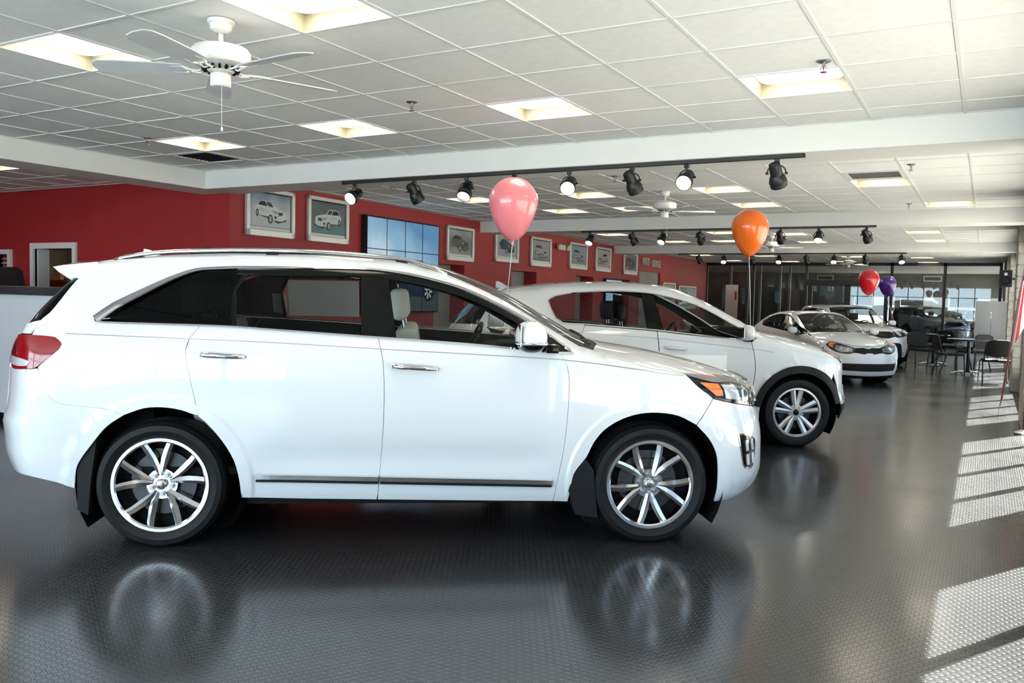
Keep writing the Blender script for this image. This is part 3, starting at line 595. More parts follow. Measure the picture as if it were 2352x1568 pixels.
    # mirrors
    for s in (1,-1):
        w=empty('wing_mirror',(0,0,0),0,car); yc=-1.055*s
        c=(2.028,yc,1.205); V,F=ellipsoid((0,0,0),(1,1,1),28,20); U=[]
        for x,y,z in V:
            X=.086*np.sign(x)*abs(x)**.8*(1 if x>0 else .9); Y=.115*np.sign(y)*abs(y)**.75; Z=.088*np.sign(z)*abs(z)**(.75 if z<0 else .9)
            U.append((c[0]+X+.03*(Y*s/.115)*-1*.5,c[1]+Y,c[2]+Z+.012))
        up=[i for i,p in enumerate(U)]
        V2=np.array(U)
        def half(sel): return [f for f in F if sel(np.mean([V2[i][2] for i in f]))]
        zs=c[2]-.022
        obj('mirror_shell',(U,half(lambda z:z>zs)),M_WHITE,w,smooth=True)
        obj('mirror_base',([(c[0]+(p[0]-c[0])*.97,c[1]+(p[1]-c[1])*.97,p[2]) for p in U],half(lambda z:z<=zs)),M_GLOSSBLK,w,smooth=True)
        ring=sorted([p for p in U if abs(p[2]-zs)<.02],key=lambda p:math.atan2(p[1]-c[1],p[0]-c[0]))
        rp=[(c[0]+(.088 if math.cos(t)>0 else .079)*np.sign(math.cos(t))*abs(math.cos(t))**.8-.015*math.sin(t)*s,c[1]+.116*np.sign(math.sin(t))*abs(math.sin(t))**.8,zs) for t in np.linspace(0,2*math.pi,36,endpoint=False)]
        obj('turn_signal',tube(rp,.008,6,closed=True),M_CHROME,w,smooth=True)
        obj('mirror_glass',xf(cbox(-.004,.002,-.095,.095,-.055,.065,.003),(c[0]-.062,yc,c[2]+.015)),M_MIRROR,w)
        obj('mirror_arm',xf(cbox(-.035,.04,-.09,.09,-.03,.02,.012),(2.155,-.955*s,1.155)),M_GLOSSBLK,w,smooth=True,angle=40)
    # roof rails, antenna, wipers
    for s in (1,-1):
        xs=[-.33,-.27,-.18,0,.4,.8,1.1,1.35,1.5,1.57]; hs=[-.006,.008,.016,.020,.021,.021,.020,.016,.008,-.006]
        path=[(x,-.635*s,topz(B,x,-.62)+hh_) for x,hh_ in zip(xs,hs)]
        path=[tuple(p) for p in spline([np.array(p) for p in path],.12)]
        r_=empty('roof_rail',(0,0,0),0,car)
        obj('rail_bar',xf(tube(path,.0125,10),sc=(1,1,1)),M_CHROME,r_,smooth=True)
        [obj('rail_foot',cbox(x-.035,x+.035,-.635*s-.007,-.635*s+.007,topz(B,x,-.62)-.02,topz(B,x,-.62)+.006,.004),M_BLKPLASTIC,r_) for x in (-.2,.55,1.3)]
    fin=[(-.23,0),(-.06,0),(-.10,.018),(-.15,.045),(-.19,.062),(-.222,.066)]
    V=[];n=len(fin)
    for y,k in ((-.024,.0),(-.008,1.),(.008,1.),(.024,.0)):
        for x,z in fin: V.append((x-.15,y*(1.6-z*14 if k==0 else 1),1.625+(z if k else z*.55)))
    F=[(i*n+j,i*n+(j+1)%n,(i+1)*n+(j+1)%n,(i+1)*n+j) for i in range(3) for j in range(n)]+[tuple(range(n)),tuple(range(3*n,4*n))[::-1]]
    obj('antenna_fin',(V,F),M_WHITE,car,smooth=True,angle=40)
    for y0,y1 in ((-.60,.02),(.02,.62)):
        pts=[np.array([x,y]) for x,y in ((2.47-.03*abs(y0),y0),(2.46,(y0+y1)/2),(2.44-.03*abs(y1),y1))]
        c=lift(B,np.array(spline(pts,.08)),'top'); obj('wiper',tube([tuple(p+np.array([0,0,.007])) for p in c],.006,6),M_BLKPLASTIC,car)
    # wheels, flaps, arches, floor pan, cabin
    for ax,ph,rot in ((0,math.radians(95),-.9),(2.78,math.radians(59),-1.45)):
        for s in (1,-1): make_wheel(car,(ax,-.905*s,.352),s<0,.357,.262,.235,'v10',ph if s>0 else ph+.4,M_RIM,'KIA',rot)
        for s in (1,-1): wheel_liner(car,ax,.352,.445,-.915*s,-.50*s)
    for x,z0 in ((2.365,.18),(-.40,.20)):
        for s in (1,-1):
            poly=[(0,0),(.13,-.02),(.10,.26),(.045,.335),(.0,.33),(-.045,.14)] if x>1 else [(.0,.02),(.055,-.01),(.07,.18),(.10,.40),(.06,.41),(.0,.24)]
            obj('mud_flap',prism([(x-.03+a,z0+b) for a,b in poly],-.925*s,-.80*s,'y'),M_BLKPLASTIC,car)
    obj('underbody',J(box(-.45,3.3,-.48,.48,.21,.50),box(.46,2.32,-.86,.86,.235,.42)),M_TRIM,car)
    obj('cabin_floor',box(-.55,2.35,-.84,.84,.40,.44),M_TRIM,car)
    obj('firewall',box(2.32,2.36,-.84,.84,.42,1.02),M_TRIM,car)
    obj('dashboard',J(xf(cbox(1.86,2.34,-.78,.78,.70,1.10,.08,3)),cbox(1.90,2.2,-.55,-.15,1.08,1.155,.03)),M_TRIM,car,smooth=True,angle=50)
    steering_wheel(car,1.78,.38,1.06)
    for y in (-.38,.38): make_seat(car,1.62,y,.68)
    for y in (-.40,0,.40): make_seat(car,.38,y,.70)
    obj('cargo_trim',box(-.62,-.1,-.70,.70,.44,.95),M_TRIM,car)
    return car,B
SUV_CAR,SUV_BODY=build_suv()

# ------------------------------------------------------------------ the room
ZC, ZB = 2.82, 2.615              # ceiling and beam soffit heights
T_, GX, GY = .6096, -3.2454, 3.3966
WL0, WL1 = np.array([-8.2,7.3]), np.array([-9.2,31.0])      # the long red wall
WLD = (WL1-WL0)/np.linalg.norm(WL1-WL0); WLA = math.atan2(WLD[1],WLD[0]); WLN = np.array([WLD[1],-WLD[0]])
FAR_Y = 31.0
def on_left(s,z,d=0.): p=WL0+WLD*s+WLN*d; return (p[0],p[1],z)

M_WALLRED = noise_mat('red_wall_paint',(.36,.020,.024),(.39,.025,.029),3,.55,.05,bscale=300)
M_WALLWHITE = noise_mat('white_wall_paint',(.78,.77,.75),(.80,.79,.77),3,.6,.04,bscale=250)
M_TILE = noise_mat('mineral_ceiling_tile',(.80,.80,.79),(.84,.84,.83),14,.85,.35,bscale=220)
M_TBAR = mat('white_ceiling_grid',(.74,.74,.74),.5)
M_FRAMEWHITE = mat('white_gloss_trim',(.80,.80,.79),.35)
M_BLKFRAME = mat('black_mullion',(.012,.012,.013),.4)
M_CONC = noise_mat('concrete_block',(.34,.31,.27),(.44,.41,.36),6,.85,.5,bscale=60)
M_MORTAR = noise_mat('mortar',(.30,.28,.25),(.36,.33,.30),20,.9)
M_ASPHALT = noise_mat('pale_pavement',(.22,.207,.186),(.27,.257,.232),1.2,.9)
M_PANE = glass_mat('window_pane',(.90,.93,.92),1.45)
M_GREYDOOR = noise_mat('grey_door_paint',(.30,.30,.285),(.33,.33,.31),2,.5)
M_DARKWALL = noise_mat('dark_grey_paint',(.10,.10,.095),(.13,.13,.12),2,.7)

# black rubber coin matting with a worn sheen
M_FLOOR = mat('coin_rubber_matting',(.022,.022,.024),.22)
n,l,b = nodes(M_FLOOR); b.inputs['IOR'].default_value=1.75
geo=n.new('ShaderNodeNewGeometry'); sep=n.new('ShaderNodeSeparateXYZ'); l.new(geo.outputs['Position'],sep.inputs[0])
def mth(op,a,c=None,d=None,clamp=False):
    q=n.new('ShaderNodeMath'); q.operation=op; q.use_clamp=clamp
    for i,v in enumerate((a,c,d)):
        if v is None: continue
        if isinstance(v,(int,float)): q.inputs[i].default_value=v
        else: l.new(v,q.inputs[i])
    return q.outputs[0]
PIT=.036
vx=mth('DIVIDE',sep.outputs['X'],PIT); vy=mth('DIVIDE',sep.outputs['Y'],PIT*.866)
row=mth('FLOOR',vy); odd=mth('FLOORED_MODULO',row,2.0); ux=mth('FRACT',mth('ADD',vx,mth('MULTIPLY',odd,.5))); uy=mth('FRACT',vy)
dx=mth('SUBTRACT',ux,.5); dy=mth('MULTIPLY',mth('SUBTRACT',uy,.5),.866)
rad=mth('SQRT',mth('ADD',mth('MULTIPLY',dx,dx),mth('MULTIPLY',dy,dy)))
coin=n.new('ShaderNodeMapRange'); coin.interpolation_type='SMOOTHSTEP'; l.new(rad,coin.inputs[0]); coin.inputs[1].default_value=.42; coin.inputs[2].default_value=.34
# matting seams
def seam(axis,at): return mth('LESS_THAN',mth('ABSOLUTE',mth('SUBTRACT',sep.outputs[axis],at)),.004)
seams=mth('MAXIMUM',mth('MAXIMUM',mth('MULTIPLY',seam('X',-1.53),mth('LESS_THAN',sep.outputs['Y'],4.6)),seam('Y',4.6)),mth('MAXIMUM',seam('X',-4.6),seam('Y',12.2)))
hgt=mth('SUBTRACT',coin.outputs[0],mth('MULTIPLY',seams,1.5))
bp=n.new('ShaderNodeBump'); bp.inputs['Strength'].default_value=.85; bp.inputs['Distance'].default_value=.0012; l.new(hgt,bp.inputs['Height']); l.new(bp.outputs['Normal'],b.inputs['Normal'])
ns=n.new('ShaderNodeTexNoise'); ns.inputs['Scale'].default_value=1.3; ns.inputs['Detail'].default_value=5; l.new(geo.outputs['Position'],ns.inputs['Vector'])
ro=n.new('ShaderNodeMapRange'); l.new(ns.outputs['Fac'],ro.inputs[0]); ro.inputs[1].default_value=.3; ro.inputs[2].default_value=.7; ro.inputs[3].default_value=.15; ro.inputs[4].default_value=.23
l.new(ro.outputs[0],b.inputs['Roughness'])
mixc=n.new('ShaderNodeMix'); mixc.data_type='RGBA'; l.new(coin.outputs[0],mixc.inputs['Factor']); mixc.inputs['A'].default_value=(.019,.019,.021,1); mixc.inputs['B'].default_value=(.036,.036,.038,1)
l.new(mixc.outputs['Result'],b.inputs['Base Color'])

FLOOR=struct(obj('floor',box(-14.2,XW+.3,BACK_Y-.3,FAR_Y+.1,-.12,0),M_FLOOR))
CEIL=struct(obj('ceiling',box(-14.2,XW+.4,BACK_Y-.3,FAR_Y+.2,ZC+.16,ZC+.30),M_WALLWHITE))

def proj_px(P):
    c=(np.array(P,float)-[0,0,CAM_H])@CR
    if c[1]<.05: return None
    return (1176+F_PX*c[0]/c[1],784-F_PX*c[2]/c[1])
# beams
BEAMS=[(6.85,7.37),(13.6,14.12),(20.95,21.47)]
for k,(y0,y1) in enumerate(BEAMS):
    x0=-8.15 if k==0 else WL0[0]+WLD[0]/WLD[1]*(y0-7.3)-.05
    struct(obj('beam',cbox(x0,XW+.02,y0,y1,ZB,ZC+.16,.006),M_WALLWHITE))
struct(obj('beam',cbox(-8.62,-8.10,BACK_Y,7.26,ZB,ZC+.16,.006),M_WALLWHITE))

# troffers and vents take the place of tiles: (column, row) on the tile grid
LIGHTS=[(-6,3),(-3,3),(0,3),(3,3),(-6,-1),(-3,-1),(0,-1),(3,-1),(-6,-5),(-3,-5),(0,-5),(3,-5)]
LIGHTS+=[(-6,11),(-3,11),(0,11),(3,11),(-5,14),(-3,14),(0,14),(4,15)]
LIGHTS+=[(-7,22),(-3,22),(-1,23),(3,23),(-6,26),(-4,26),(-1,27),(3,27)]
LIGHTS+=[(-8,36),(-5,37),(-1,38),(2,39),(-8,42),(-5,43),(-2,43),(2,44)]
LEFT_LIGHTS=[(-12,3),(-12,-1),(-15,3)]
VENTS=[(-7,4),(3,10),(-4,19)]
taken={c:1 for c in LIGHTS+LEFT_LIGHTS+VENTS}
def in_room(x,y):
    if y<7.3: return -13.6<x<-8.62 or -8.1<x<XW
    return WL0[0]+WLD[0]/WLD[1]*(y-7.3)<x<XW
bays=[(-14.0,-8.62,BACK_Y,7.24),(-8.10,XW,BACK_Y,6.85),(-8.9,XW,7.37,13.6),(-9.0,XW,14.12,20.95),(-9.4,XW,21.47,FAR_Y)]
tiles=[]
for (x0,x1,y0,y1) in bays:
    for i in range(int(math.floor((x0-GX)/T_)),int(math.ceil((x1-GX)/T_))):
        for j in range(int(math.floor((y0-GY)/T_)),int(math.ceil((y1-GY)/T_))):
            if (i,j) in taken: continue
            a0=max(x0,GX+i*T_)+.010; a1=min(x1,GX+(i+1)*T_)-.010; c0=max(y0,GY+j*T_)+.010; c1=min(y1,GY+(j+1)*T_)-.010
            if a1-a0<.03 or c1-c0<.03: continue
            q=[proj_px(p) for p in ((a0,c0,ZC),(a1,c0,ZC),(a1,c1,ZC),(a0,c1,ZC))]
            area=0.
            if all(q) :
                if max(p[0] for p in q)>-20 and min(p[0] for p in q)<2372 and max(p[1] for p in q)>-20:
                    area=abs(sum(q[k][0]*q[(k+1)%4][1]-q[(k+1)%4][0]*q[k][1] for k in range(4)))/2
            tiles.append((area,a0,a1,c0,c1))
tiles.sort(key=lambda t:-t[0])
meshes={}; rest=[]
for k,(ar,a0,a1,c0,c1) in enumerate(tiles):
    w,d=round(a1-a0,3),round(c1-c0,3)
    if k<300 and ar>0:
        if (w,d) not in meshes:
            me=bpy.data.meshes.new('ceiling_tile'); v,f=J(box(-w/2,w/2,-d/2,d/2,.004,.02)); me.from_pydata(v,[],f); me.materials.append(M_TILE); meshes[(w,d)]=me
        o=link('ceiling_tile',meshes[(w,d)],CEIL); o.location=((a0+a1)/2,(c0+c1)/2,ZC+random.uniform(-.0015,.0015)); o.rotation_euler=(random.uniform(-.002,.002),random.uniform(-.002,.002),0)
    else: rest.append(box(a0,a1,c0,c1,ZC+.004,ZC+.02))
o=obj('ceiling_tiles_beyond',J(*rest),M_TILE,CEIL); o['kind']='stuff'
bars=[]
for (x0,x1,y0,y1) in bays:
    for i in range(int(math.ceil((x0-GX)/T_)),int(math.floor((x1-GX)/T_))+1): x=GX+i*T_; bars.append(box(x-.010,x+.010,y0,y1,ZC-.002,ZC+.012))
    for j in range(int(math.ceil((y0-GY)/T_)),int(math.floor((y1-GY)/T_))+1): y=GY+j*T_; bars.append(box(x0,x1,y-.010,y+.010,ZC-.001,ZC+.013))
    for a in (x0,x1): bars.append(box(a-.02,a+.02,y0,y1,ZC-.001,ZC+.012))
    for c in (y0,y1): bars.append(box(x0,x1,c-.02,c+.02,ZC-.001,ZC+.012))
o=obj('ceiling_grid',J(*bars),M_TBAR,CEIL); o['kind']='stuff'

# recessed troffers
M_TUBE=emit_mat('fluorescent_lens',(1.0,.91,.72),8.0)
M_HOUSING=mat('cream_reflector',(.42,.38,.29),.6)
def make_troffer():
    t=empty('ceiling_light'); h=T_/2-.012; k=.283; d=.085
    V=[(-h,-h,0),(h,-h,0),(h,h,0),(-h,h,0),(-k,-k,d),(k,-k,d),(k,k,d),(-k,k,d)]
    obj('light_housing',(V,[(0,1,5,4),(1,2,6,5),(2,3,7,6),(3,0,4,7),(4,5,6,7)]),M_HOUSING,t)
    p=[(.262*np.sign(math.cos(a))*abs(math.cos(a))**.3,.255*np.sign(math.sin(a))*abs(math.sin(a))**.35) for a in np.linspace(0,2*math.pi,40,endpoint=False)]
    obj('light_lens',prism(p,d-.012,d-.002),M_TUBE,t)
    obj('light_rim',J(box(-h-.012,h+.012,-h-.012,-h,-.003,.004),box(-h-.012,h+.012,h,h+.012,-.003,.004),box(-h-.012,-h,-h,h,-.003,.004),box(h,h+.012,-h,h,-.003,.004)),M_TBAR,t)
    return t
tro=make_troffer()
bayname=lambda y: 'nearest ceiling bay' if y<6.85 else 'second ceiling bay' if y<13.6 else 'third ceiling bay' if y<20.95 else 'far ceiling bay by the glass partition'
rows={}
for i,j in LIGHTS+LEFT_LIGHTS:
    x,y=GX+(i+.5)*T_,GY+(j+.5)*T_
    rows.setdefault(('L' if (i,j) in LEFT_LIGHTS else '')+bayname(y)+str(j//3),[]).append((x,y))
first=True; ordw=('first','second','third','fourth','fifth')
rowno={}
for (i,j) in sorted(LIGHTS+LEFT_LIGHTS,key=lambda c:(c[1],c[0])):
    x,y=GX+(i+.5)*T_,GY+(j+.5)*T_
    o=tro if first else copy_tree(tro); first=False; o.location=(x,y,ZC)
    left=(i,j) in LEFT_LIGHTS
    bay='low ceiling left of the beam' if left else {'n':'nearest bay','s':'second bay','t':'third bay','f':'far bay'}[bayname(y)[0]]
    mates=sorted([c for c in (LEFT_LIGHTS if left else LIGHTS) if bayname(GY+(c[1]+.5)*T_)==bayname(y)],key=lambda c:(-(c[1]//2 if abs(c[1])<20 else c[1]//4),c[0]))
    rws=[]
    for c_ in sorted(mates,key=lambda c:-c[1]):
        if rws and abs(rws[-1][0][1]-c_[1])<=2: rws[-1].append(c_)
        else: rws.append([c_])
    rk=[r for r,w_ in enumerate(rws) if (i,j) in w_][0]; ck=sorted(rws[rk]).index((i,j))
    tag(o,f'square recessed light, {ordw[ck]} from left, {("rear","middle","front")[min(rk,2)] if rk<2 or len(rws)<4 else "front"} row, {bay}','light','recessed ceiling lights')
# air vents in the ceiling
def vent(i,j,lab,dark):
    x,y=GX+(i+.5)*T_,GY+(j+.5)*T_; v=empty('air_vent',(x,y,ZC)); h=T_/2-.012
    obj('vent_frame',J(box(-h,h,-h,-h+.04,-.004,.01),box(-h,h,h-.04,h,-.004,.01),box(-h,-h+.04,-h+.04,h-.04,-.004,.01),box(h-.04,h,-h+.04,h-.04,-.004,.01)),M_TBAR,v)
    obj('vent_back',box(-h+.03,h-.03,-h+.03,h-.03,.03,.04),M_DARKWALL,v)
    for k in range(9):
        yy=-h+.07+k*(2*h-.14)/8; obj('vent_slat',xf(box(-h+.04,h-.04,-.018,.018,-.001,.002),(0,yy,.012),(.6,'X')),dark,v)
    tag(v,lab,'vent','ceiling air vents')
vent(-7,4,'grey square air vent grille in the nearest ceiling bay corner',M_SATIN)
vent(3,10,'dark mottled air vent grille beside a ceiling light, second bay',M_GREYDOOR)
vent(-4,19,'square air vent grille in the third ceiling bay',M_GREYDOOR)

# left side: red return wall with a white-framed opening, and the long red wall with doorways
def wall_seg(parts): return J(*parts)
o1,o2,oz=-12.30,-11.36,1.965
w=struct(obj('wall_reception',J(box(-14.2,-13.35,7.3,7.5,0,ZC+.16),box(-13.35,-12.96,7.3,7.5,0,.9),box(-13.35,-12.96,7.3,7.5,1.89,ZC+.16),box(-12.96,o1,7.3,7.5,0,ZC+.16),box(o1,o2,7.3,7.5,oz,ZC+.16),box(o2,-8.2,7.3,7.5,0,ZC+.16),box(o1,o2,7.3,7.5,0,.02)),M_WALLRED))
fr=.085
tr=struct(obj('trim_1',J(box(o1-fr,o1,7.27,7.5,0,oz+fr),box(o2,o2+fr,7.27,7.5,0,oz+fr),box(o1,o2,7.27,7.5,oz,oz+fr),box(o1,o1+.03,7.33,7.5,0,oz)),M_FRAMEWHITE))
wn=struct(obj('window_1',J(box(-13.42,-13.35,7.26,7.42,.85,1.96),box(-12.96,-12.88,7.26,7.42,.85,1.96),box(-13.35,-12.96,7.26,7.42,1.89,1.96),box(-13.35,-12.96,7.26,7.42,.85,.92)),M_FRAMEWHITE))
M_BLIND=mat('white_blind',(.72,.74,.78),.5)
for k in range(14): obj('blind_slat',xf(box(-13.34,-12.97,-.02,.02,-.002,.002),(0,7.40,.97+k*.066),(.5,'X')),M_BLIND,wn)
obj('window_backing',box(-13.35,-12.96,7.46,7.48,.92,1.89),M_PANE,wn)
struct(obj('wall_back_office',J(box(-14.2,-9.4,9.0,9.1,0,ZC),box(-14.3,-14.2,7.5,9.1,0,ZC),box(-9.5,-9.4,7.5,9.1,0,ZC),box(-14.3,-9.4,7.5,9.1,ZC-.01,ZC+.1)),noise_mat('taupe_paint',(.24,.215,.18),(.27,.24,.20),2,.7)))
DOORS=[(4.72,5.75,1.97,.30),(7.66,8.85,1.95,.30),(11.05,12.2,1.95,.35),(13.0,14.95,1.94,.35),(15.85,17.85,2.24,.06)]
segs=[]; s0=0.
L_=float(np.linalg.norm(WL1-WL0))
for a,c,z,d in DOORS:
    segs.append(box(s0,a,0,.42,0,ZC+.16)); segs.append(box(a,c,0,.42,z,ZC+.16)); s0=c
segs.append(box(s0,L_,0,.42,0,ZC+.16))
wl=struct(obj('wall_left',J(*segs),M_WALLRED)); wl.location=(WL0[0],WL0[1],0); wl.rotation_euler[2]=WLA
for k,(a,c,z,d) in enumerate(DOORS):
    dr=struct(empty('door_%d'%(k+1),(WL0[0],WL0[1],0),WLA))
    obj('door_leaf',cbox(a,c,d,d+.05,0,z,.004),M_GREYDOOR if k!=3 else M_DARKWALL,dr)
    obj('door_handle',cyl((a+.10,d-.05,1.0),(a+.22,d-.05,1.0),.012,n=10),M_SATIN,dr)
    if k==4: obj('door_handle',cyl((c-.22,d-.05,1.0),(c-.10,d-.05,1.0),.012,n=10),M_SATIN,dr)
struct(obj('baseboard_left',box(0,4.7,-.015,0,0,.11),M_BLKFRAME,loc=(WL0[0],WL0[1],0),rz=WLA))

# right: block piers with tall windows between them (sunlight falls through these)
XG=XW+.06
PIERS=[(BACK_Y-.3,1.6),(6.13,7.17),(11.45,12.40),(16.43,17.47),(21.65,22.7),(26.85,FAR_Y+.2)]
wr=struct(obj('wall_right',J(box(XW+.02,XW+.12,BACK_Y-.3,FAR_Y+.2,2.5,ZC+.3),box(XW+.02,XW+.12,BACK_Y-.3,FAR_Y+.2,-.1,.26),*[box(XW-.08,XW+.12,a,c,-.1,ZC+.2) for a,c in PIERS]),M_MORTAR))
bm_={}
def block(w_,d_,h_):
    k=(round(w_,3),round(d_,3),round(h_,3))
    if k not in bm_:
        me=bpy.data.meshes.new('block'); v,f=cbox(-w_/2,w_/2,-d_/2,d_/2,-h_/2,h_/2,.006,1); me.from_pydata(v,[],f); me.materials.append(M_CONC); bm_[k]=me
    return bm_[k]
for a,c in PIERS[2:5]:
    z=.002; rowk=0
    while z<ZC-.05:
        hh=min(.195,ZC-z); ys=[a-.012]; step=(c-a+.024)/3.5; y=a-.012+(step/2 if rowk%2 else step)
        while y<c: ys.append(y); y+=step
        ys.append(c+.012)
        for y0,y1 in zip(ys[:-1],ys[1:]):
            if y1-y0<.05: continue
            o=link('block',block(.24,y1-y0-.010,hh-.010),wr); o.location=(XW+.02+random.uniform(-.002,.002),(y0+y1)/2,z+hh/2)
        z+=hh; rowk+=1
for k,(p,q_) in enumerate(zip(PIERS[:-1],PIERS[1:])):
    a,c=p[1],q_[0]; wd=struct(empty('window_%d'%(k+2),(XG,0,0))); nl=4; st=(c-a)/nl
    for m in range(nl+1): obj('mullion',box(-.03,.03,a+m*st-.028,a+m*st+.028,.26,2.5),M_BLKFRAME,wd)
    obj('mullion',box(-.03,.03,a,c,2.44,2.5),M_BLKFRAME,wd); obj('mullion',box(-.03,.03,a,c,.26,.31),M_BLKFRAME,wd)
    for m in range(nl): obj('pane',box(-.003,.003,a+m*st+.028,a+(m+1)*st-.028,.31,2.44),M_PANE,wd)
# wall behind the photographer, glazed
bw=[box(-14.2,-9.3,BACK_Y-.3,BACK_Y,0,ZC+.2),box(-9.3,XW+.1,BACK_Y-.3,BACK_Y,2.65,ZC+.2),box(-9.3,XW+.1,BACK_Y-.3,BACK_Y,0,.28)]
for a,c in ((-6.1,-5.9),(-2.9,-2.7),(.25,XW+.3)): bw.append(box(a,c,BACK_Y-.3,BACK_Y,0,ZC+.2))
struct(obj('wall_back',J(*bw),M_WALLWHITE))
for k,(a,c) in enumerate(((-9.3,-6.1),(-5.9,-2.9),(-2.7,.25))):
    wd=struct(empty('window_%d'%(k+8),(0,BACK_Y-.1,0)))
    for m in range(4): x=a+m*(c-a)/3; obj('mullion',box(x-.03,x+.03,-.03,.03,.28,2.65),M_BLKFRAME,wd)
    obj('mullion',box(a,c,-.03,.03,1.9,1.95),M_BLKFRAME,wd)
    for m in range(3): obj('pane',box(a+m*(c-a)/3+.03,a+(m+1)*(c-a)/3-.03,-.003,.003,.28,2.65),M_PANE,wd)
struct(obj('wall_far_left',J(box(-14.2,-14.0,BACK_Y-.3,7.4,0,ZC+.2)),M_WALLRED))
# far glass partition
gp=struct(empty('wall_glass_partition',(0,FAR_Y,0)))
MX=[-9.2,-7.46,-5.6,-2.83,-1.23,.36]
for x in MX: obj('mullion',box(x-.045,x+.045,-.06,.06,0,ZC),M_BLKFRAME,gp)
obj('mullion',box(MX[0],MX[-1],-.06,.06,ZC-.10,ZC+.02),M_BLKFRAME,gp); obj('mullion',box(MX[0],MX[-1],-.06,.06,0,.10),M_BLKFRAME,gp)
obj('mullion',box(-5.6,-2.83,-.07,.07,2.02,2.22),M_BLKFRAME,gp); obj('mullion',box(-4.32,-4.12,-.07,.07,0,2.05),M_BLKFRAME,gp)
for x in (-5.45,-2.98): obj('mullion',box(x-.06,x+.06,-.05,.05,.10,2.05),M_BLKFRAME,gp)
for a,c in zip(MX[:-1],MX[1:]):
    if abs(a+5.6)<.01:
        obj('pane',box(a+.045,c-.045,-.004,.004,2.22,ZC-.10),M_PANE,gp)
        for p,q_ in ((-5.39,-4.32),(-4.12,-3.04)): obj('pane',box(p,q_,-.004,.004,.10,2.02),M_PANE,gp)
    else: obj('pane',box(a+.045,c-.045,-.004,.004,.10,ZC-.10),M_PANE,gp)

# service drive beyond the glass, open to the forecourt
M_DRIVE=noise_mat('grey_drive_floor',(.09,.09,.085),(.13,.125,.115),2,.5)
struct(obj('ground_drive',box(-16,6,FAR_Y+.1,46,-.14,-.02),M_DRIVE))
struct(obj('ceiling_drive',box(-16,1.2,FAR_Y+.1,46,2.95,3.1),noise_mat('grey_soffit',(.36,.36,.34),(.42,.42,.40),2,.8)))
struct(obj('wall_drive',J(box(-16,-15.8,FAR_Y+.1,46,0,3),box(-16,-5.9,45.8,46,0,3),box(-5.9,1.2,45.8,46,1.80,3),box(-4.0,-3.75,45.7,46,0,2.2),box(-1.75,-1.62,45.7,46,0,2.2),box(1.0,1.2,FAR_Y+.3,46,2.0,3),box(-16,MX[0],FAR_Y-.05,FAR_Y+.1,0,3)),M_DARKWALL))
for k,x in enumerate((-8.9,-8.3,-7.9,-7.2,-6.9)):
    struct(obj('column',box(x-.045,x+.045,33.2+.35*k,33.3+.35*k,0,2.95),mat('grey_column',(.30,.30,.29),.5)))
struct(obj('ground',J(box(XW+.12,90,-40,46,-.25,-.08),box(-60,XW+.12,-40,BACK_Y-.3,-.25,-.08)),M_ASPHALT))
struct(obj('ground_forecourt',box(-60,90,46,130,-.25,-.085),noise_mat('dark_asphalt',(.07,.068,.062),(.10,.095,.085),.8,.9)))
M_EXT=noise_mat('distant_building',(.42,.40,.37),(.5,.48,.45),.6,.8)

# ------------------------------------------------------------------ ceiling fans
M_FANWHITE=mat('fan_white_enamel',(.78,.77,.74),.3,0,.3); M_BLADE=noise_mat('fan_blade',(.52,.54,.57),(.58,.60,.62),5,.45)
M_BLKMETAL=mat('black_powder_coat',(.010,.010,.011),.42)
def make_fan():
    f=empty('ceiling_fan')
    obj('canopy',lathe([(0,0),(.068,0),(.068,-.016),(.058,-.022),(.052,-.05),(.03,-.064),(0,-.064)],32),M_FANWHITE,f,smooth=True,angle=35)
    obj('down_rod',cyl((0,0,-.06),(0,0,-.13),.013,n=14),M_FANWHITE,f,smooth=True)
    obj('motor_housing',lathe([(0,-.118),(.03,-.122),(.09,-.128),(.135,-.142),(.148,-.16),(.148,-.205),(.138,-.225),(.10,-.236),(.085,-.236),(.06,-.262),(0,-.262)],40),M_FANWHITE,f,smooth=True,angle=35)
    for k in range(16):
        a=k*math.pi/8; obj('vent_slot',xf(cbox(.072,.094,-.006,.006,-.2585,-.238,.002,1),(0,0,0),(a,'Z')),M_TRIM,f)
    obj('switch_housing',lathe([(0,-.255),(.034,-.258),(.050,-.272),(.052,-.33),(.046,-.338),(0,-.34)],28),M_FANWHITE,f,smooth=True,angle=35)
    obj('pull_chain',J(cyl((.03,-.02,-.335),(.032,-.02,-.545),.0012,n=5)),M_FANWHITE,f)
    obj('pull_knob',ellipsoid((.032,-.02,-.556),(.006,.006,.013),10,8),M_FANWHITE,f,smooth=True)
    for k in range(5):
        a=math.radians(-76+72*k); w=empty('fan_blade',(0,0,0),a,f)
        pl=[(.19,-.052),(.30,-.062),(.52,-.070),(.60,-.066),(.635,-.045),(.645,0),(.635,.045),(.60,.066),(.52,.070),(.30,.062),(.19,.052)]
        obj('blade_panel',xf(xf(prism(pl,-.003,.003),(0,0,0),(.21,'X')),(0,0,-.250)),M_BLADE,w)
        obj('blade_iron',J(*[tube([(.07,s*.012,-.243),(.11,s*.022,-.262),(.15,s*.016,-.256),(.19,s*.034,-.250+s*.007),(.25,s*.03,-.249+s*.006)],.0055,6) for s in (-1,1)],cyl((.16,-.03,-.258),(.16,.03,-.250),.005,n=6)),M_FANWHITE,w,smooth=True)
    return f
FANS=[(-3.49,3.048,0,'white ceiling fan with five blades, large, above the nearest SUV'),(-3.665,10.38,.5,'white ceiling fan in the second ceiling bay, left of orange balloon'),(-4.0,18.08,.3,'white ceiling fan in the third ceiling bay behind the orange balloon'),(-3.6,26.4,.8,'small distant white ceiling fan near the glass partition')]
fan0=make_fan()
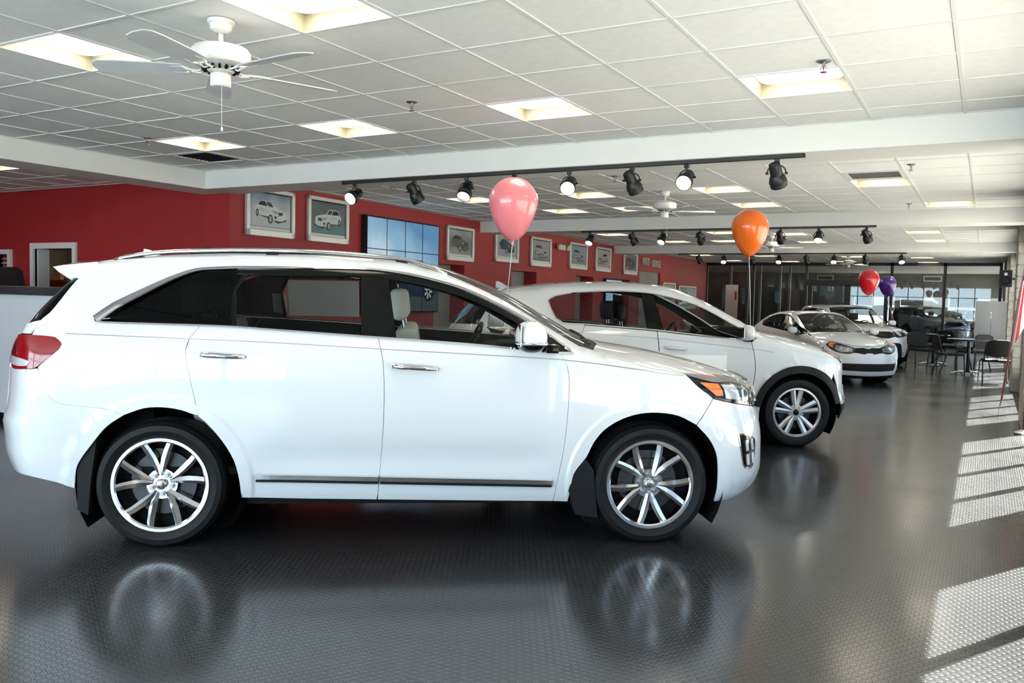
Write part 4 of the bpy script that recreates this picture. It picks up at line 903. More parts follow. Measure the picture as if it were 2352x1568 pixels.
for k,(x,y,a,lab) in enumerate(FANS):
    o=fan0 if k==0 else copy_tree(fan0); o.location=(x,y,ZC-.0); o.rotation_euler[2]=a; tag(o,lab,'ceiling fan','ceiling fans')

# ------------------------------------------------------------------ track lighting
M_BULB=emit_mat('spot_bulb',(1.0,.95,.85),14.0)
def make_spot(lit):
    t=empty('track_spotlight')
    obj('track_adapter',cbox(-.02,.02,-.014,.014,-.035,0,.004),M_BLKMETAL,t)
    obj('stem',cyl((0,0,-.03),(0,0,-.055),.008,n=10),M_BLKMETAL,t)
    yk=[(.070*math.cos(a),0,-.105+.055*math.sin(a)) for a in np.linspace(-.25,math.pi+.25,16)]
    obj('yoke',tube(yk,.0055,8),M_BLKMETAL,t,smooth=True)
    c=np.array([0,0,-.125])
    d=np.array([.22,-.86,-.46]) if lit else np.array([.22,.55,-.80]); d=d/np.linalg.norm(d)
    if lit==2: d=np.array([.10,-.66,-.74]); d=d/np.linalg.norm(d)
    prof=[(0,-.10),(.030,-.10),(.044,-.092),(.048,-.07),(.048,.0),(.052,.006),(.064,.03),(.068,.05),(.068,.105),(.063,.105),(.060,.095),(.056,.07)]
    V,F=lathe(prof,28); u_,v_,w_=frame_of(d); Rm=np.c_[u_,v_,w_]; V=[tuple(c+Rm@np.array(p)) for p in V]
    obj('lamp_can',(V,F),M_BLKMETAL,t,smooth=True,angle=30)
    rg=lathe([(.068,.052),(.071,.055),(.071,.066),(.068,.069)],28); obj('trim_ring',([tuple(c+Rm@np.array(p)) for p in rg[0]],rg[1]),M_BLKMETAL,t)
    b=cyl((0,0,.066),(0,0,.078),.057,.05,24); obj('bulb_face',([tuple(c+Rm@np.array(p)) for p in b[0]],b[1]),M_BULB if lit else M_LAMPWHITE,t)
    obj('yoke_knob',J(cyl((-.085,0,-.115),(-.062,0,-.115),.010,n=10)),M_BLKMETAL,t); obj('yoke_knob',cyl((.062,0,-.115),(.085,0,-.115),.010,n=10),M_BLKMETAL,t)
    return t
TR=[(6.91,-5.99,-1.31,[-5.869,-5.096,-4.468,-3.931,-3.357,-2.749,-2.258,-1.514],[1,0,2,0,1,0,1,0],'nearest'),
    (13.62,-6.3,-1.5,[-6.171,-5.367,-4.833,-4.178,-3.517,-2.887,-2.31,-1.624],[2,0,2,0,2,0,2,0],'middle'),
    (20.98,-6.95,-1.64,[-6.453,-5.814,-5.129,-4.456,-3.814,-3.191,-2.502,-1.737],[0,2,0,2,0,2,0,2],'farthest')]
ordw=('first','second','third','fourth','fifth','sixth','seventh','eighth')
protos={}
for y,x0,x1,xs,lits,nm in TR:
    r=empty('lighting_track',((x0+x1)/2,y,ZB)); hw=(x1-x0)/2
    obj('track_rail',cbox(-hw,hw,-.018,.018,-.032,0,.003,1),M_BLKMETAL,r); obj('track_end_cap',cbox(-hw-.05,-hw,-.02,.02,-.034,0,.004,1),M_BLKMETAL,r); obj('track_end_cap',cbox(hw,hw+.012,-.02,.02,-.034,0,.004,1),M_BLKMETAL,r)
    tag(r,f'black ceiling lighting track under the {nm} white beam','lighting track','lighting tracks')
    for k,(x,lt) in enumerate(zip(xs,lits)):
        if lt in protos: o=copy_tree(protos[lt])
        else: o=protos[lt]=make_spot(lt)
        o.location=(x,y,ZB-.030); o.rotation_euler[2]=random.uniform(-.25,.25)
        tag(o,f'{"lit" if lt else "unlit"} black spotlight, {ordw[k]} from left on the {nm} track','spotlight','track spotlights')
        if lt:
            sdl=bpy.data.lights.new('spot_beam','SPOT'); sdl.energy=9; sdl.color=(1,.93,.82); sdl.spot_size=1.2; sdl.spot_blend=.6; sdl.shadow_soft_size=.04
            so=bpy.data.objects.new('spot_beam',sdl); COL.objects.link(so); so.parent=o
            d=Vector((.22,-.86,-.46) if lt==1 else (.10,-.66,-.74)); so.location=Vector((0,0,-.125))+d.normalized()*.12; so.rotation_euler=d.to_track_quat('-Z','Y').to_euler()

# ------------------------------------------------------------------ sprinklers
def make_sprinkler():
    s=empty('fire_sprinkler')
    obj('escutcheon',lathe([(0,0),(.032,0),(.032,-.004),(.02,-.010),(.012,-.012),(0,-.012)],20),M_SATIN,s,smooth=True,angle=30)
    obj('sprinkler_body',J(cyl((0,0,-.01),(0,0,-.03),.008,n=10),tube([(.008,0,-.028),(.014,0,-.042),(.004,0,-.056)],.0022,5),tube([(-.008,0,-.028),(-.014,0,-.042),(-.004,0,-.056)],.0022,5)),M_SATIN,s)
    obj('glass_bulb',cyl((0,0,-.03),(0,0,-.054),.003,n=6),mat('red_liquid_bulb',(.5,.02,.02),.2),s)
    obj('deflector',cyl((0,0,-.056),(0,0,-.059),.016,n=14),M_SATIN,s)
    return s
SPR=[(-3.678,4.943,'centre of the nearest ceiling bay'),(-6.83,5.113,'left of the nearest bay by the beam corner'),(-.875,5.087,'above the right-hand ceiling light, nearest bay'),(-.711,9.155,'right end of the second bay, by the vent'),(-.99,12.711,'right rear of the second bay'),(-3.745,8.892,'centre of the second bay above the track'),(-6.847,8.804,'left end of the second bay by the red wall'),(-.8,20.3,'right rear of the third bay')]
sp0=make_sprinkler()
for k,(x,y,lab) in enumerate(SPR):
    o=sp0 if k==0 else copy_tree(sp0); o.location=(x,y,ZC+.004); o.scale=(1.25,1.25,1.1) ; tag(o,f'small fire sprinkler head, {lab}','sprinkler','fire sprinklers')

# ------------------------------------------------------------------ balloons
def balloon(c,d,col,lab,foot):
    m=mat('balloon_latex',col,.28,0,.6); m.node_tree.nodes['Principled BSDF'].inputs['Subsurface Weight'].default_value=.15; m.node_tree.nodes['Principled BSDF'].inputs['Subsurface Radius'].default_value=(.05,.05,.05)
    R=d/2; e=empty('balloon',(c[0],c[1],c[2]-R*1.62)); prof=[(0,R*2.62)]
    for t in np.linspace(.08,1,26):
        th=math.pi*t
        r=R*math.sin(th)*(1 if th<math.pi/2 else 1); z=R*math.cos(th)
        if th>math.pi/2: z=z*1.55; r=R*math.sin(th)**1.18*(1-.10*math.sin(2*(th-math.pi/2)))
        prof.append((max(r,.006),R*1.62+z))
    prof[-1]=(.008,R*.05)
    obj('balloon_skin',lathe(prof,40),m,e,smooth=True)
    obj('knot',lathe([(.006,R*.06),(.010,R*.02),(.007,-R*.02),(.014,-R*.09),(.010,-R*.10),(0,-R*.08)],14),m,e,smooth=True)
    f=np.array(foot)-np.array(e.location); pts=[(f[0]*t+.015*math.sin(t*5)*(1-t)*t,f[1]*t,f[2]*t) for t in np.linspace(0,1,14)]
    obj('string',tube(pts,.0032,6),mat('white_ribbon',(.8,.8,.8),.4),e)
    tag(e,lab,'balloon','balloons')
balloon((-3.07,5.39,2.13),.365,(.86,.24,.27),'pink balloon on a white string, nearest of the balloons',(-3.31,5.70,1.20))
balloon((-2.08,8.42,2.17),.365,(.95,.17,.01),'orange balloon on a string tied to the second white SUV',(-2.06,8.53,1.10))
balloon((-1.86,16.24,1.87),.365,(.72,.015,.02),'red balloon tied to the white hatchback',(-1.80,16.0,1.0))
balloon((-1.93,20.23,1.88),.365,(.05,.009,.20),'purple balloon hovering behind the red balloon',(-1.70,19.9,.95))

# ------------------------------------------------------------------ framed posters along the red wall
M_SILVER=mat('brushed_silver_frame',(.70,.69,.68),.35,.55)
M_MATT=mat('white_poster_margin',(.75,.75,.74),.5)
def grad_mat(name,c0,c1,c2,zlo,zhi,sc=3.):
    m=mat(name,c1,.18,0,.4); n_,l_,b_=nodes(m); tc=n_.new('ShaderNodeTexCoord'); sp=n_.new('ShaderNodeSeparateXYZ'); l_.new(tc.outputs['Object'],sp.inputs[0])
    mr=n_.new('ShaderNodeMapRange'); l_.new(sp.outputs['Z'],mr.inputs[0]); mr.inputs[1].default_value=zlo; mr.inputs[2].default_value=zhi
    nz=n_.new('ShaderNodeTexNoise'); nz.inputs['Scale'].default_value=sc; nz.inputs['Detail'].default_value=6; l_.new(tc.outputs['Object'],nz.inputs['Vector'])
    ad=n_.new('ShaderNodeMath'); ad.operation='MULTIPLY_ADD'; l_.new(nz.outputs['Fac'],ad.inputs[0]); ad.inputs[1].default_value=.7; l_.new(mr.outputs[0],ad.inputs[2])
    su=n_.new('ShaderNodeMath'); su.operation='SUBTRACT'; l_.new(ad.outputs[0],su.inputs[0]); su.inputs[1].default_value=.35
    r=n_.new('ShaderNodeValToRGB'); r.color_ramp.elements[0].color=(*c0,1); r.color_ramp.elements[1].color=(*c2,1); e=r.color_ramp.elements.new(.5); e.color=(*c1,1)
    l_.new(su.outputs[0],r.inputs['Fac']); l_.new(r.outputs['Color'],b_.inputs['Base Color']); return m
def car_print(w,h,x0,z0,face=1,kind='suv'):
    """outlines of a printed car in a w by h field: body, glass, wheels, lamp"""
    n_=lambda P:[((a-345)/690,(820-b_)/450) for a,b_ in P]
    body=n_([(345,540),(352,490),(392,455),(430,402),(480,381),(570,375),(625,384),(700,402),(765,450),(832,492),(900,515),(985,545),(1025,570),(1034,640),(1028,690),(960,722),(870,735),(830,722),(745,735),(640,665),(430,650),(372,625)])
    glass=n_([(412,456),(440,411),(480,391),(556,387),(606,452),(598,482),(556,472),(430,464)])
    if kind=='box':
        body=n_([(345,560),(350,500),(385,470),(405,395),(450,372),(640,368),(690,385),(745,470),(850,495),(960,520),(1020,548),(1034,640),(1028,690),(960,722),(870,735),(830,722),(745,735),(640,665),(430,650),(372,625)]); glass=n_([(402,460),(420,408),(455,390),(560,387),(590,455),(585,478),(430,468)])
    ws=n_([(578,387),(690,403),(752,482),(662,480),(628,466)]) if kind!='box' else n_([(585,386),(670,388),(725,472),(640,475),(612,462)])
    ell=lambda cx,cy,rx,ry:n_([(cx+rx*math.cos(t),cy+ry*math.sin(t)) for t in np.linspace(0,2*math.pi,20,endpoint=False)])
    parts=dict(shadow=n_([(360,640),(640,700),(860,775),(1060,715),(1040,690),(640,640)]),body=body,glass=glass,screen=ws,w1=ell(393,612,31,68),w2=ell(682,708,55,84),h1=ell(390,612,17,42),h2=ell(678,708,34,58),lamp=n_([(724,534),(790,548),(846,572),(838,600),(762,580)]),grille=n_([(862,565),(955,560),(962,610),(880,632)]),fog=n_([(770,640),(832,652),(802,700),(784,690)]),sheen=n_([(430,500),(600,520),(640,560),(600,600),(440,575)]))
    f=lambda p:[(x0+((a if face>0 else 1-a))*w,z0+b_*h) for a,b_ in p]
    return {k:f(v) for k,v in parts.items()}
def poster(s0,s1,z0,z1,lab,cols,carcol,face=1,kind='suv',glasscol=(.03,.035,.04),bare=False):
    g=empty('framed_poster',(WL0[0],WL0[1],0),WLA); fw=.055 if not bare else .01
    D=lambda a,c,y0,y1,z_,zz:box(a,c,-y1,-y0,z_,zz)
    for q in ((s0,s1,z0,z0+fw+.03),(s0,s1,z1-fw,z1),(s0,s0+fw,z0,z1),(s1-fw,s1,z0,z1)): obj('frame_bar',J((lambda v,f:(v,f))(*cbox(q[0],q[1],-.055,-.002,q[2],q[3],.006,1))),M_SILVER,g)
    w,h_=s1-s0,z1-z0
    obj('poster_backing',D(s0+.01,s1-.01,.004,.02,z0+.01,z1-.01),M_TRIM,g)
    pr=obj('poster_print',D(s0+fw+.015,s1-fw-.015,.02,.026,z0+fw+.075,z1-fw-.012),grad_mat('poster_sky',*cols,z0,z1),g)
    obj('poster_caption',D(s0+fw+.015,s1-fw-.015,.02,.0262,z0+fw+.03,z0+fw+.07),M_MATT,g)
    c=car_print(w*.64,h_*.50,s0+w*.18,z0+h_*.25,face,kind)
    dk=lambda k:tuple(min(1,x*k) for x in carcol)
    ink=dict(shadow=mat('print_shadow',(.06,.07,.08),.2),body=mat('print_body',carcol,.2),sheen=mat('print_sheen',dk(.86),.2),glass=mat('print_glass',glasscol,.2),screen=mat('print_glass',tuple(x*2 for x in glasscol),.2),w1=mat('print_tyre',(.04,.04,.045),.2),w2=mat('print_tyre',(.04,.04,.045),.2),h1=mat('print_alloy',(.36,.38,.40),.2),h2=mat('print_alloy',(.40,.42,.44),.2),lamp=mat('print_lamp',(.30,.34,.38),.2),grille=mat('print_grille',(.05,.06,.06),.2),fog=mat('print_grille',(.06,.07,.08),.2))
    for k,nm in enumerate(('shadow','body','sheen','glass','screen','w1','w2','h1','h2','lamp','grille','fog')):
        obj('printed_shape',prism(c[nm],-.0268-.0005*k,-.026,'y'),ink[nm],pr)
    tag(g,lab,'poster','framed car posters on the red wall')
SKY=((.62,.66,.66),(.55,.62,.68),(.12,.20,.36))
poster(.25,1.13,2.13,2.755,'framed poster of a white SUV under blue sky, leftmost on red wall',SKY,(.70,.73,.74))
poster(1.40,2.29,2.13,2.765,'framed poster of a pale boxy car facing left on dark streaks',((.10,.30,.36),(.16,.19,.19),(.12,.14,.15)),(.62,.68,.72),-1,'box')
poster(5.06,6.02,2.04,2.665,'framed poster of a dark car under grey sky, right of the video wall',((.45,.46,.45),(.20,.24,.22),(.50,.54,.56)),(.12,.13,.13),1)
poster(6.88,7.88,2.10,2.72,'framed poster of a navy blue car behind the balloon string',((.45,.45,.50),(.40,.42,.48),(.34,.40,.44)),(.03,.04,.12),1)
poster(8.475,9.51,2.08,2.71,'framed poster of a silver and black car beside the emergency lamps',((.12,.16,.12),(.35,.36,.40),(.40,.40,.44)),(.40,.40,.40),1)
poster(10.58,11.66,2.10,2.73,'framed poster of a blue-grey car, right of the emergency lamps',((.20,.24,.34),(.34,.38,.46),(.26,.36,.50)),(.30,.34,.42),1)
poster(12.245,13.32,2.10,2.73,'framed poster of a beige car under a dark tree, next to the far beam',((.42,.40,.34),(.46,.48,.48),(.40,.46,.50)),(.42,.40,.34),-1)
poster(14.35,15.48,2.09,2.70,'framed poster of a dark grey car, left of the doorway sign',((.30,.29,.26),(.12,.12,.12),(.22,.20,.16)),(.10,.10,.10),1)
poster(18.09,19.45,1.30,1.955,'pale framed notice low on the red wall right of the sign',((.46,.46,.38),(.42,.42,.34),(.48,.48,.42)),(.40,.40,.34),1)
poster(19.87,22.05,1.10,1.89,'wide grey framed picture at the far end of the red wall',((.22,.24,.24),(.28,.30,.30),(.34,.36,.36)),(.20,.22,.22),1)
# blue lit panel
g=empty('display_screen',(WL0[0],WL0[1],0),WLA); obj('screen_case',cbox(12.93,14.2,-.06,-.002,1.30,1.935,.008),M_BLKPLASTIC,g); obj('screen_glass',box(12.98,14.15,-.064,-.06,1.35,1.90),emit_mat('blue_screen',(.35,.62,.85),.55),g); tag(g,'light blue display screen on the red wall above the second SUV','screen')

# ------------------------------------------------------------------ video wall
vw=empty('video_wall',(WL0[0],WL0[1],0),WLA)
M_VID=bpy.data.materials.new('sky_video'); M_VID.use_nodes=True; n,l=M_VID.node_tree.nodes,M_VID.node_tree.links; n.remove(n['Principled BSDF'])
tc=n.new('ShaderNodeTexCoord'); sp=n.new('ShaderNodeSeparateXYZ'); l.new(tc.outputs['Object'],sp.inputs[0])
nz=n.new('ShaderNodeTexNoise'); nz.inputs['Scale'].default_value=1.4; nz.inputs['Detail'].default_value=5; l.new(tc.outputs['Object'],nz.inputs['Vector'])
mr=n.new('ShaderNodeMapRange'); l.new(sp.outputs['X'],mr.inputs[0]); mr.inputs[1].default_value=2.7; mr.inputs[2].default_value=4.7; mr.inputs[3].default_value=0; mr.inputs[4].default_value=.45
m2=n.new('ShaderNodeMapRange'); l.new(sp.outputs['Z'],m2.inputs[0]); m2.inputs[1].default_value=1.9; m2.inputs[2].default_value=2.65; m2.inputs[3].default_value=.0; m2.inputs[4].default_value=.35
s1=n.new('ShaderNodeMath'); s1.operation='ADD'; l.new(mr.outputs[0],s1.inputs[0]); l.new(m2.outputs[0],s1.inputs[1]); s2=n.new('ShaderNodeMath'); s2.operation='MULTIPLY_ADD'; l.new(nz.outputs['Fac'],s2.inputs[0]); s2.inputs[1].default_value=.7; l.new(s1.outputs[0],s2.inputs[2])
r=n.new('ShaderNodeValToRGB'); r.color_ramp.elements[0].position=.35; r.color_ramp.elements[0].color=(.62,.74,.80,1); r.color_ramp.elements[1].position=1.0; r.color_ramp.elements[1].color=(.11,.25,.42,1); e=r.color_ramp.elements.new(.62); e.color=(.28,.46,.60,1)
l.new(s2.outputs[0],r.inputs['Fac'])
gz=n.new('ShaderNodeMapRange'); l.new(sp.outputs['Z'],gz.inputs[0]); gz.inputs[1].default_value=1.52; gz.inputs[2].default_value=1.60
mx=n.new('ShaderNodeMix'); mx.data_type='RGBA'; l.new(gz.outputs[0],mx.inputs['Factor']); mx.inputs['A'].default_value=(.045,.055,.065,1); l.new(r.outputs['Color'],mx.inputs['B'])
em=n.new('ShaderNodeEmission'); l.new(mx.outputs['Result'],em.inputs[0]); em.inputs[1].default_value=.72; l.new(em.outputs[0],n['Material Output'].inputs[0])
x0,x1,z1,z0=2.66,4.69,2.595,1.135; cw,rh=(x1-x0)/4,(z1-z0)/3
obj('video_wall_frame',box(x0-.02,x1+.02,-.08,-.003,z0-.02,z1+.02),M_BLKPLASTIC,vw)
for i in range(4):
    for j in range(3):
        a,c,b0,b1=x0+i*cw+.005,x0+(i+1)*cw-.005,z0+j*rh+.005,z0+(j+1)*rh-.005
        obj('screen_panel',box(a,c,-.10,-.08,b0,b1),M_VID,vw)
for i in range(5): obj('bezel_bar',box(x0+i*cw-.006,x0+i*cw+.006,-.104,-.08,z0,z1),M_BLKPLASTIC,vw)
for j in range(4): obj('bezel_bar',box(x0,x1,-.104,-.08,z0+j*rh-.006,z0+j*rh+.006),M_BLKPLASTIC,vw)
navy=emit_mat('video_navy',(.010,.022,.06),.6); grey=emit_mat('video_silver',(.42,.46,.50),.6); blk=emit_mat('video_black',(.006,.007,.009),.6)
pic=obj('video_picture',prism([(3.05,1.42),(3.0,1.62),(3.2,1.78),(3.9,1.84),(4.3,1.74),(4.64,1.66),(4.64,1.44),(4.4,1.38),(3.2,1.38)],-.1015,-.1003,'y'),navy,vw)
for cx in (3.42,4.38):
    el=lambda rx,rz:[(cx+rx*math.cos(t),1.47+rz*math.sin(t)) for t in np.linspace(0,2*math.pi,20,endpoint=False)]
    obj('video_picture',prism(el(.165,.17),-.1025,-.1003,'y'),blk,vw)
    for k in range(7):
        t=k*2*math.pi/7; d=np.array([math.cos(t),math.sin(t)]); p=np.array([-d[1],d[0]])*.016; q=[(cx+d[0]*.03+p[0],1.47+d[1]*.03+p[1]),(cx+d[0]*.12+p[0]*1.4,1.47+d[1]*.125+p[1]*1.4),(cx+d[0]*.12-p[0]*1.4,1.47+d[1]*.125-p[1]*1.4),(cx+d[0]*.03-p[0],1.47+d[1]*.03-p[1])]
        obj('video_picture',prism(q,-.1032,-.1026,'y'),grey,vw)
tag(vw,'large four by three video wall showing sky and a dark car','video wall')

# ------------------------------------------------------------------ doorway sign, emergency lamps
sg=empty('doorway_sign',on_left(16.87,2.50,.012),WLA); mx=Matrix.Translation((0,-.02,0))@Matrix.Rotation(math.pi/2,4,'X')@Matrix.Diagonal((.92,1.25,1,1))
text_obj('sign_lettering','PARTS',.24,M_MATT,sg,Matrix.Translation((-.56,0,.02))@mx,.012); text_obj('sign_lettering','LOUNGE',.24,M_MATT,sg,Matrix.Translation((.43,0,-.01))@mx,.012)
tag(sg,'white raised lettering sign above the grey doorway on the red wall','sign')
em_=empty('emergency_light',on_left(10.05,2.57),WLA); obj('lamp_box',cbox(-.16,.16,-.09,-.003,-.07,.05,.01),mat('ivory_plastic',(.62,.58,.44),.45),em_)
for dx in (-.20,.27): obj('lamp_head',xf(cyl((0,0,0),(-.02,-.07,-.03),.055,.065,16),(dx,-.06,.02)),mat('ivory_plastic',(.66,.63,.52),.4),em_,smooth=True,angle=40)
tag(em_,'ivory twin-head emergency light between two posters on the red wall','emergency light')

# ------------------------------------------------------------------ the other cars
def arc(cx,cz,R,a0,a1,n=14): return [(cx+R*math.cos(math.radians(a0+(a1-a0)*i/n)),cz+R*math.sin(math.radians(a0+(a1-a0)*i/n))) for i in range(n+1)]
def generic_car(name,label,spec,loc,head,scale,c):
    B=Body(**spec); car=empty(name,(loc[0],loc[1],0),head); car.scale=(scale,)*3; tag(car,label,'car')
    wb=spec['axles'][1]; hub=spec['hub']; Ra=spec['ar0']; paint=c.get('paint',M_WHITE)
    P=lambda nm,segs,mode,m=paint,**k: panel(B,nm,segs,mode,m,car,**k)
    ry,fy=c['roof_y'],c['hood_y']
    dt,db=c['dlo_top'],c['dlo_bot']          # both run from the rear tip to the front tip
    tip_r,tip_f=dt[0],dt[-1]
    sd=lambda run,dz=-.004:[(x,topz(B,x,y)+dz) for x,y in run]
    roof=sd([(x,-ry) for x in np.linspace(c['roof_x'][0],c['roof_x'][1],6)])
    ap=[(c['roof_x'][1]+(c['ws_base']-c['roof_x'][1])*t,-(ry+(fy-ry)*t)) for t in (.12,.3,.5,.7,.86,1.)]; apz=sd(ap)
    zs,zb=c['sill'],c['belt']                # sill height, belt height function
    sr,sb,sf=c['seams']                      # x at belt of rear door, B pillar and front door seams
    g=.004
    rd_arc=arc(0,hub,Ra,c['arch_split'],math.degrees(math.asin((zs-hub)/Ra)) if abs(zs-hub)<Ra else -15,8)
    q_arc=arc(0,hub,Ra,c['arch_split']+1,198,12); q_end=q_arc[-1]
    pr0=q_arc[0]
    seam_r=[(sr,zb(sr)),(sr-.05,zb(sr)-.14),(sr-.05,zb(sr)-.30),pr0]
    rear=c['rear_edge']                      # points up the tail, from bumper corner to roof seam
    P('quarter_panel',[seam_r,q_arc,[q_end,rear[0]],rear[:-1]+[roof[0]],roof+apz,[apz[-1],(tip_f[0]-.07,np.interp(tip_f[0]-.07,[p[0] for p in dt],[p[1] for p in dt]))],[p for p in dt[::-1] if p[0]<tip_f[0]-.075],[tip_r]+[p for p in db if p[0]<sr-.01]+[(sr,zb(sr))]],'side',res=.06)
    doors=[]
    e=rd_arc[-1]
    doors.append(P('door',[[(a+g,z) for a,z in seam_r],[(rd_arc[0][0]+g,rd_arc[0][1])]+rd_arc[1:],[e,(sb-.01,zs)],[(sb-.01,zs),(sb+.012,.55),(sb+.02,.8),(sb-g,zb(sb))],[(sb-g,zb(sb)),((sr+sb)/2,zb((sr+sb)/2)),(sr+g,zb(sr))]],'side',res=.06))
    doors.append(P('door',[[(sb+g,zb(sb)),(sb+.03,.8),(sb+.022,.55),(sb,zs)],[(sb,zs),(sf-.04,zs)],[(sf-.04,zs),(sf+.02,.55),(sf+.045,.8),(sf,zb(sf))],[(sf,zb(sf)),((sf+sb)/2,zb((sf+sb)/2)),(sb+g,zb(sb))]],'side',res=.06))
    fa=arc(wb,hub,Ra,180-math.degrees(math.asin((zs-hub)/Ra)),c['bump_split'],14)
    hs=[(x,y) for x,y in c['hood_edge']]; hz=sd(hs)      # bonnet edge from windscreen base to nose
    P('fender',[[(sf+2*g,zb(sf)),(sf+.053,.8),(sf+.028,.55),(sf-.032,zs)],[(sf-.032,zs),fa[0]],fa,[fa[-1],c['lamp_edge'][0]],c['lamp_edge']+[(hz[-1][0]+.008,hz[-1][1]-.006)],hz[::-1],[hz[0],apz[-1]],[apz[-1],(tip_f[0]-.06,np.interp(tip_f[0]-.06,[p[0] for p in dt],[p[1] for p in dt]))],[(tip_f[0]-.06,np.interp(tip_f[0]-.06,[p[0] for p in dt],[p[1] for p in dt])),tip_f],[tip_f,(tip_f[0]-.02,db[-1][1]-.005),(sf+2*g,zb(sf))]],'side',res=.055)
    # bonnet, windscreen, roof, tail
    nose=c['nose']; he=[(x+.004,y+.008) for x,y in hs]; cx=c['ws_base']
    sym=lambda s:[(x,-y) for x,y in s[::-1]]
    P('hood',[he,[he[-1]]+nose+sym(nose)+[(he[-1][0],-he[-1][1])],sym(he),[(he[0][0],-he[0][1]),(cx+.14,0),(he[0][0],he[0][1])]],'top',both=False,res=.07)
    wl=[(a,y+.01) for a,y in ap]; rx=c['roof_x'][1]
    P('windshield',[wl,[wl[-1],(cx+.085,-.35),(cx+.11,0),(cx+.085,.35),(wl[-1][0],-wl[-1][1])],sym(wl),[(wl[0][0],-wl[0][1]),(rx+.10,.3),(rx+.115,0),(rx+.10,-.3),wl[0]]],'top',M_CLEARG,both=False,res=.09,off=-.003,thick=0)
    P('cowl',[[(cx+.02,-fy+.03),(cx+.115,0),(cx+.02,fy-.03)],[(cx+.02,fy-.03),(cx+.135,0),(cx+.02,-fy+.03)]] if False else [[(cx+.015,-fy+.04),(cx+.10,-.33),(cx+.125,0),(cx+.10,.33),(cx+.015,fy-.04)],[(cx+.015,fy-.04),(cx-.01,fy-.01)],[(cx-.01,fy-.01),(cx+.085,.35),(cx+.108,0),(cx+.085,-.35),(cx-.01,-fy+.01)]],'top',M_BLKPLASTIC,both=False,res=.06,off=-.008)
    r0=c['roof_x'][0]
    P('roof_panel',[[(r0,-ry+.006),(rx,-ry+.006)],[(rx,-ry+.006),wl[0]],[wl[0],(rx+.09,-.3),(rx+.105,0),(rx+.09,.3),(wl[0][0],-wl[0][1])],[(wl[0][0],-wl[0][1]),(rx,ry-.006)],[(rx,ry-.006),(r0,ry-.006)],[(r0,ry-.006),(r0-.05,0),(r0,-ry+.006)]],'top',c.get('roof_mat',paint),both=False,res=.1)
    th=lambda p:math.atan2(-abs(lift(B,np.array([[p[0],p[1]]]),'side')[0,1]),AX_R-p[0])
    re=[(th(p),p[1]) for p in rear]
    z1=c['tail_z']; zi=lambda z:float(np.interp(z,[p[1] for p in re],[p[0] for p in re]))
    mr_=lambda s:[(-a,b_) for a,b_ in s[::-1]]
    bl=[p for p in re if p[1]<z1[0]-.01]
    P('bumper',[[re[0]]+bl[1:]+[(zi(z1[0]),z1[0])],[(zi(z1[0]),z1[0]),(0,z1[0]-.02),(-zi(z1[0]),z1[0])],mr_([re[0]]+bl[1:]+[(zi(z1[0]),z1[0])]),[(-re[0][0],re[0][1]),(-re[0][0]*.8,.30),(0,.28),(re[0][0]*.8,.30),re[0]]],'rear',both=False,res=.07)
    P('tailgate',[[(zi(z1[0]),z1[0]+.006),(zi(z1[1]),z1[1])],[(zi(z1[1]),z1[1]),(0,z1[1]-.02),(-zi(z1[1]),z1[1])],[(-zi(z1[1]),z1[1]),(-zi(z1[0]),z1[0]+.006)],[(-zi(z1[0]),z1[0]+.006),(0,z1[0]-.014),(zi(z1[0]),z1[0]+.006)]],'rear',both=False,res=.07)
    top=re[-1][1]-.015
    P('rear_glass',[[(zi(z1[1]),z1[1]+.006),(zi(top),top)],[(zi(top),top),(0,top+.04),(-zi(top),top)],[(-zi(top),top),(-zi(z1[1]),z1[1]+.006)],[(-zi(z1[1]),z1[1]+.006),(0,z1[1]-.014),(zi(z1[1]),z1[1]+.006)]],'rear',M_PRIVACY,both=False,res=.08,thick=0)
    t0=c['tail_lamp']; P('tail_light',[[(zi(t0[0])*.98,t0[0]),(zi(t0[1])*.98,t0[1])],[(zi(t0[1])*.98,t0[1]),(-.62,t0[1]-.03)],[(-.62,t0[1]-.03),(-.66,t0[0]+.03)],[(-.66,t0[0]+.03),(zi(t0[0])*.98,t0[0])]],'rear',M_REDLENS,res=.05,off=.010,thick=.02)
    # glazing
    (b0,b1,b2,b3)=c['bpillar']              # x at top rear, bottom rear, bottom front, top front
    zt_=lambda x:float(np.interp(x,[p[0] for p in dt],[p[1] for p in dt])); zb_=lambda x:float(np.interp(x,[p[0] for p in db],[p[1] for p in db]))
    i=.016
    rr_=[(p[0]+(.02 if k==0 else 0),p[1]-i) for k,p in enumerate(dt) if p[0]<b0-.02]
    P('side_glass',[rr_+[(b0,zt_(b0)-i)],[(b0,zt_(b0)-i),(b1,zb_(b1)+i)],[(b1,zb_(b1)+i)]+[(p[0]+(.014 if p[0]<tip_r[0]+.2 else 0),p[1]+i*.6) for p in db[::-1] if tip_r[0]+.005<p[0]<b1-.02]+[rr_[0]]],'side',c.get('rear_tint',M_TINT),res=.08,off=-.004,thick=0)
    P('side_glass',[[(b3,zt_(b3)-i)]+[(p[0],p[1]-i) for p in dt if b3+.02<p[0]<tip_f[0]-.16],[(tip_f[0]-.15,zt_(tip_f[0]-.15)-i),(tip_f[0]-.15,zb_(tip_f[0]-.15)+i)],[(tip_f[0]-.15,zb_(tip_f[0]-.15)+i)]+[(p[0],p[1]+i) for p in db[::-1] if b2+.02<p[0]<tip_f[0]-.17]+[(b2,zb_(b2)+i)],[(b2,zb_(b2)+i),(b3,zt_(b3)-i)]],'side',M_TINT,res=.08,off=-.004,thick=0)
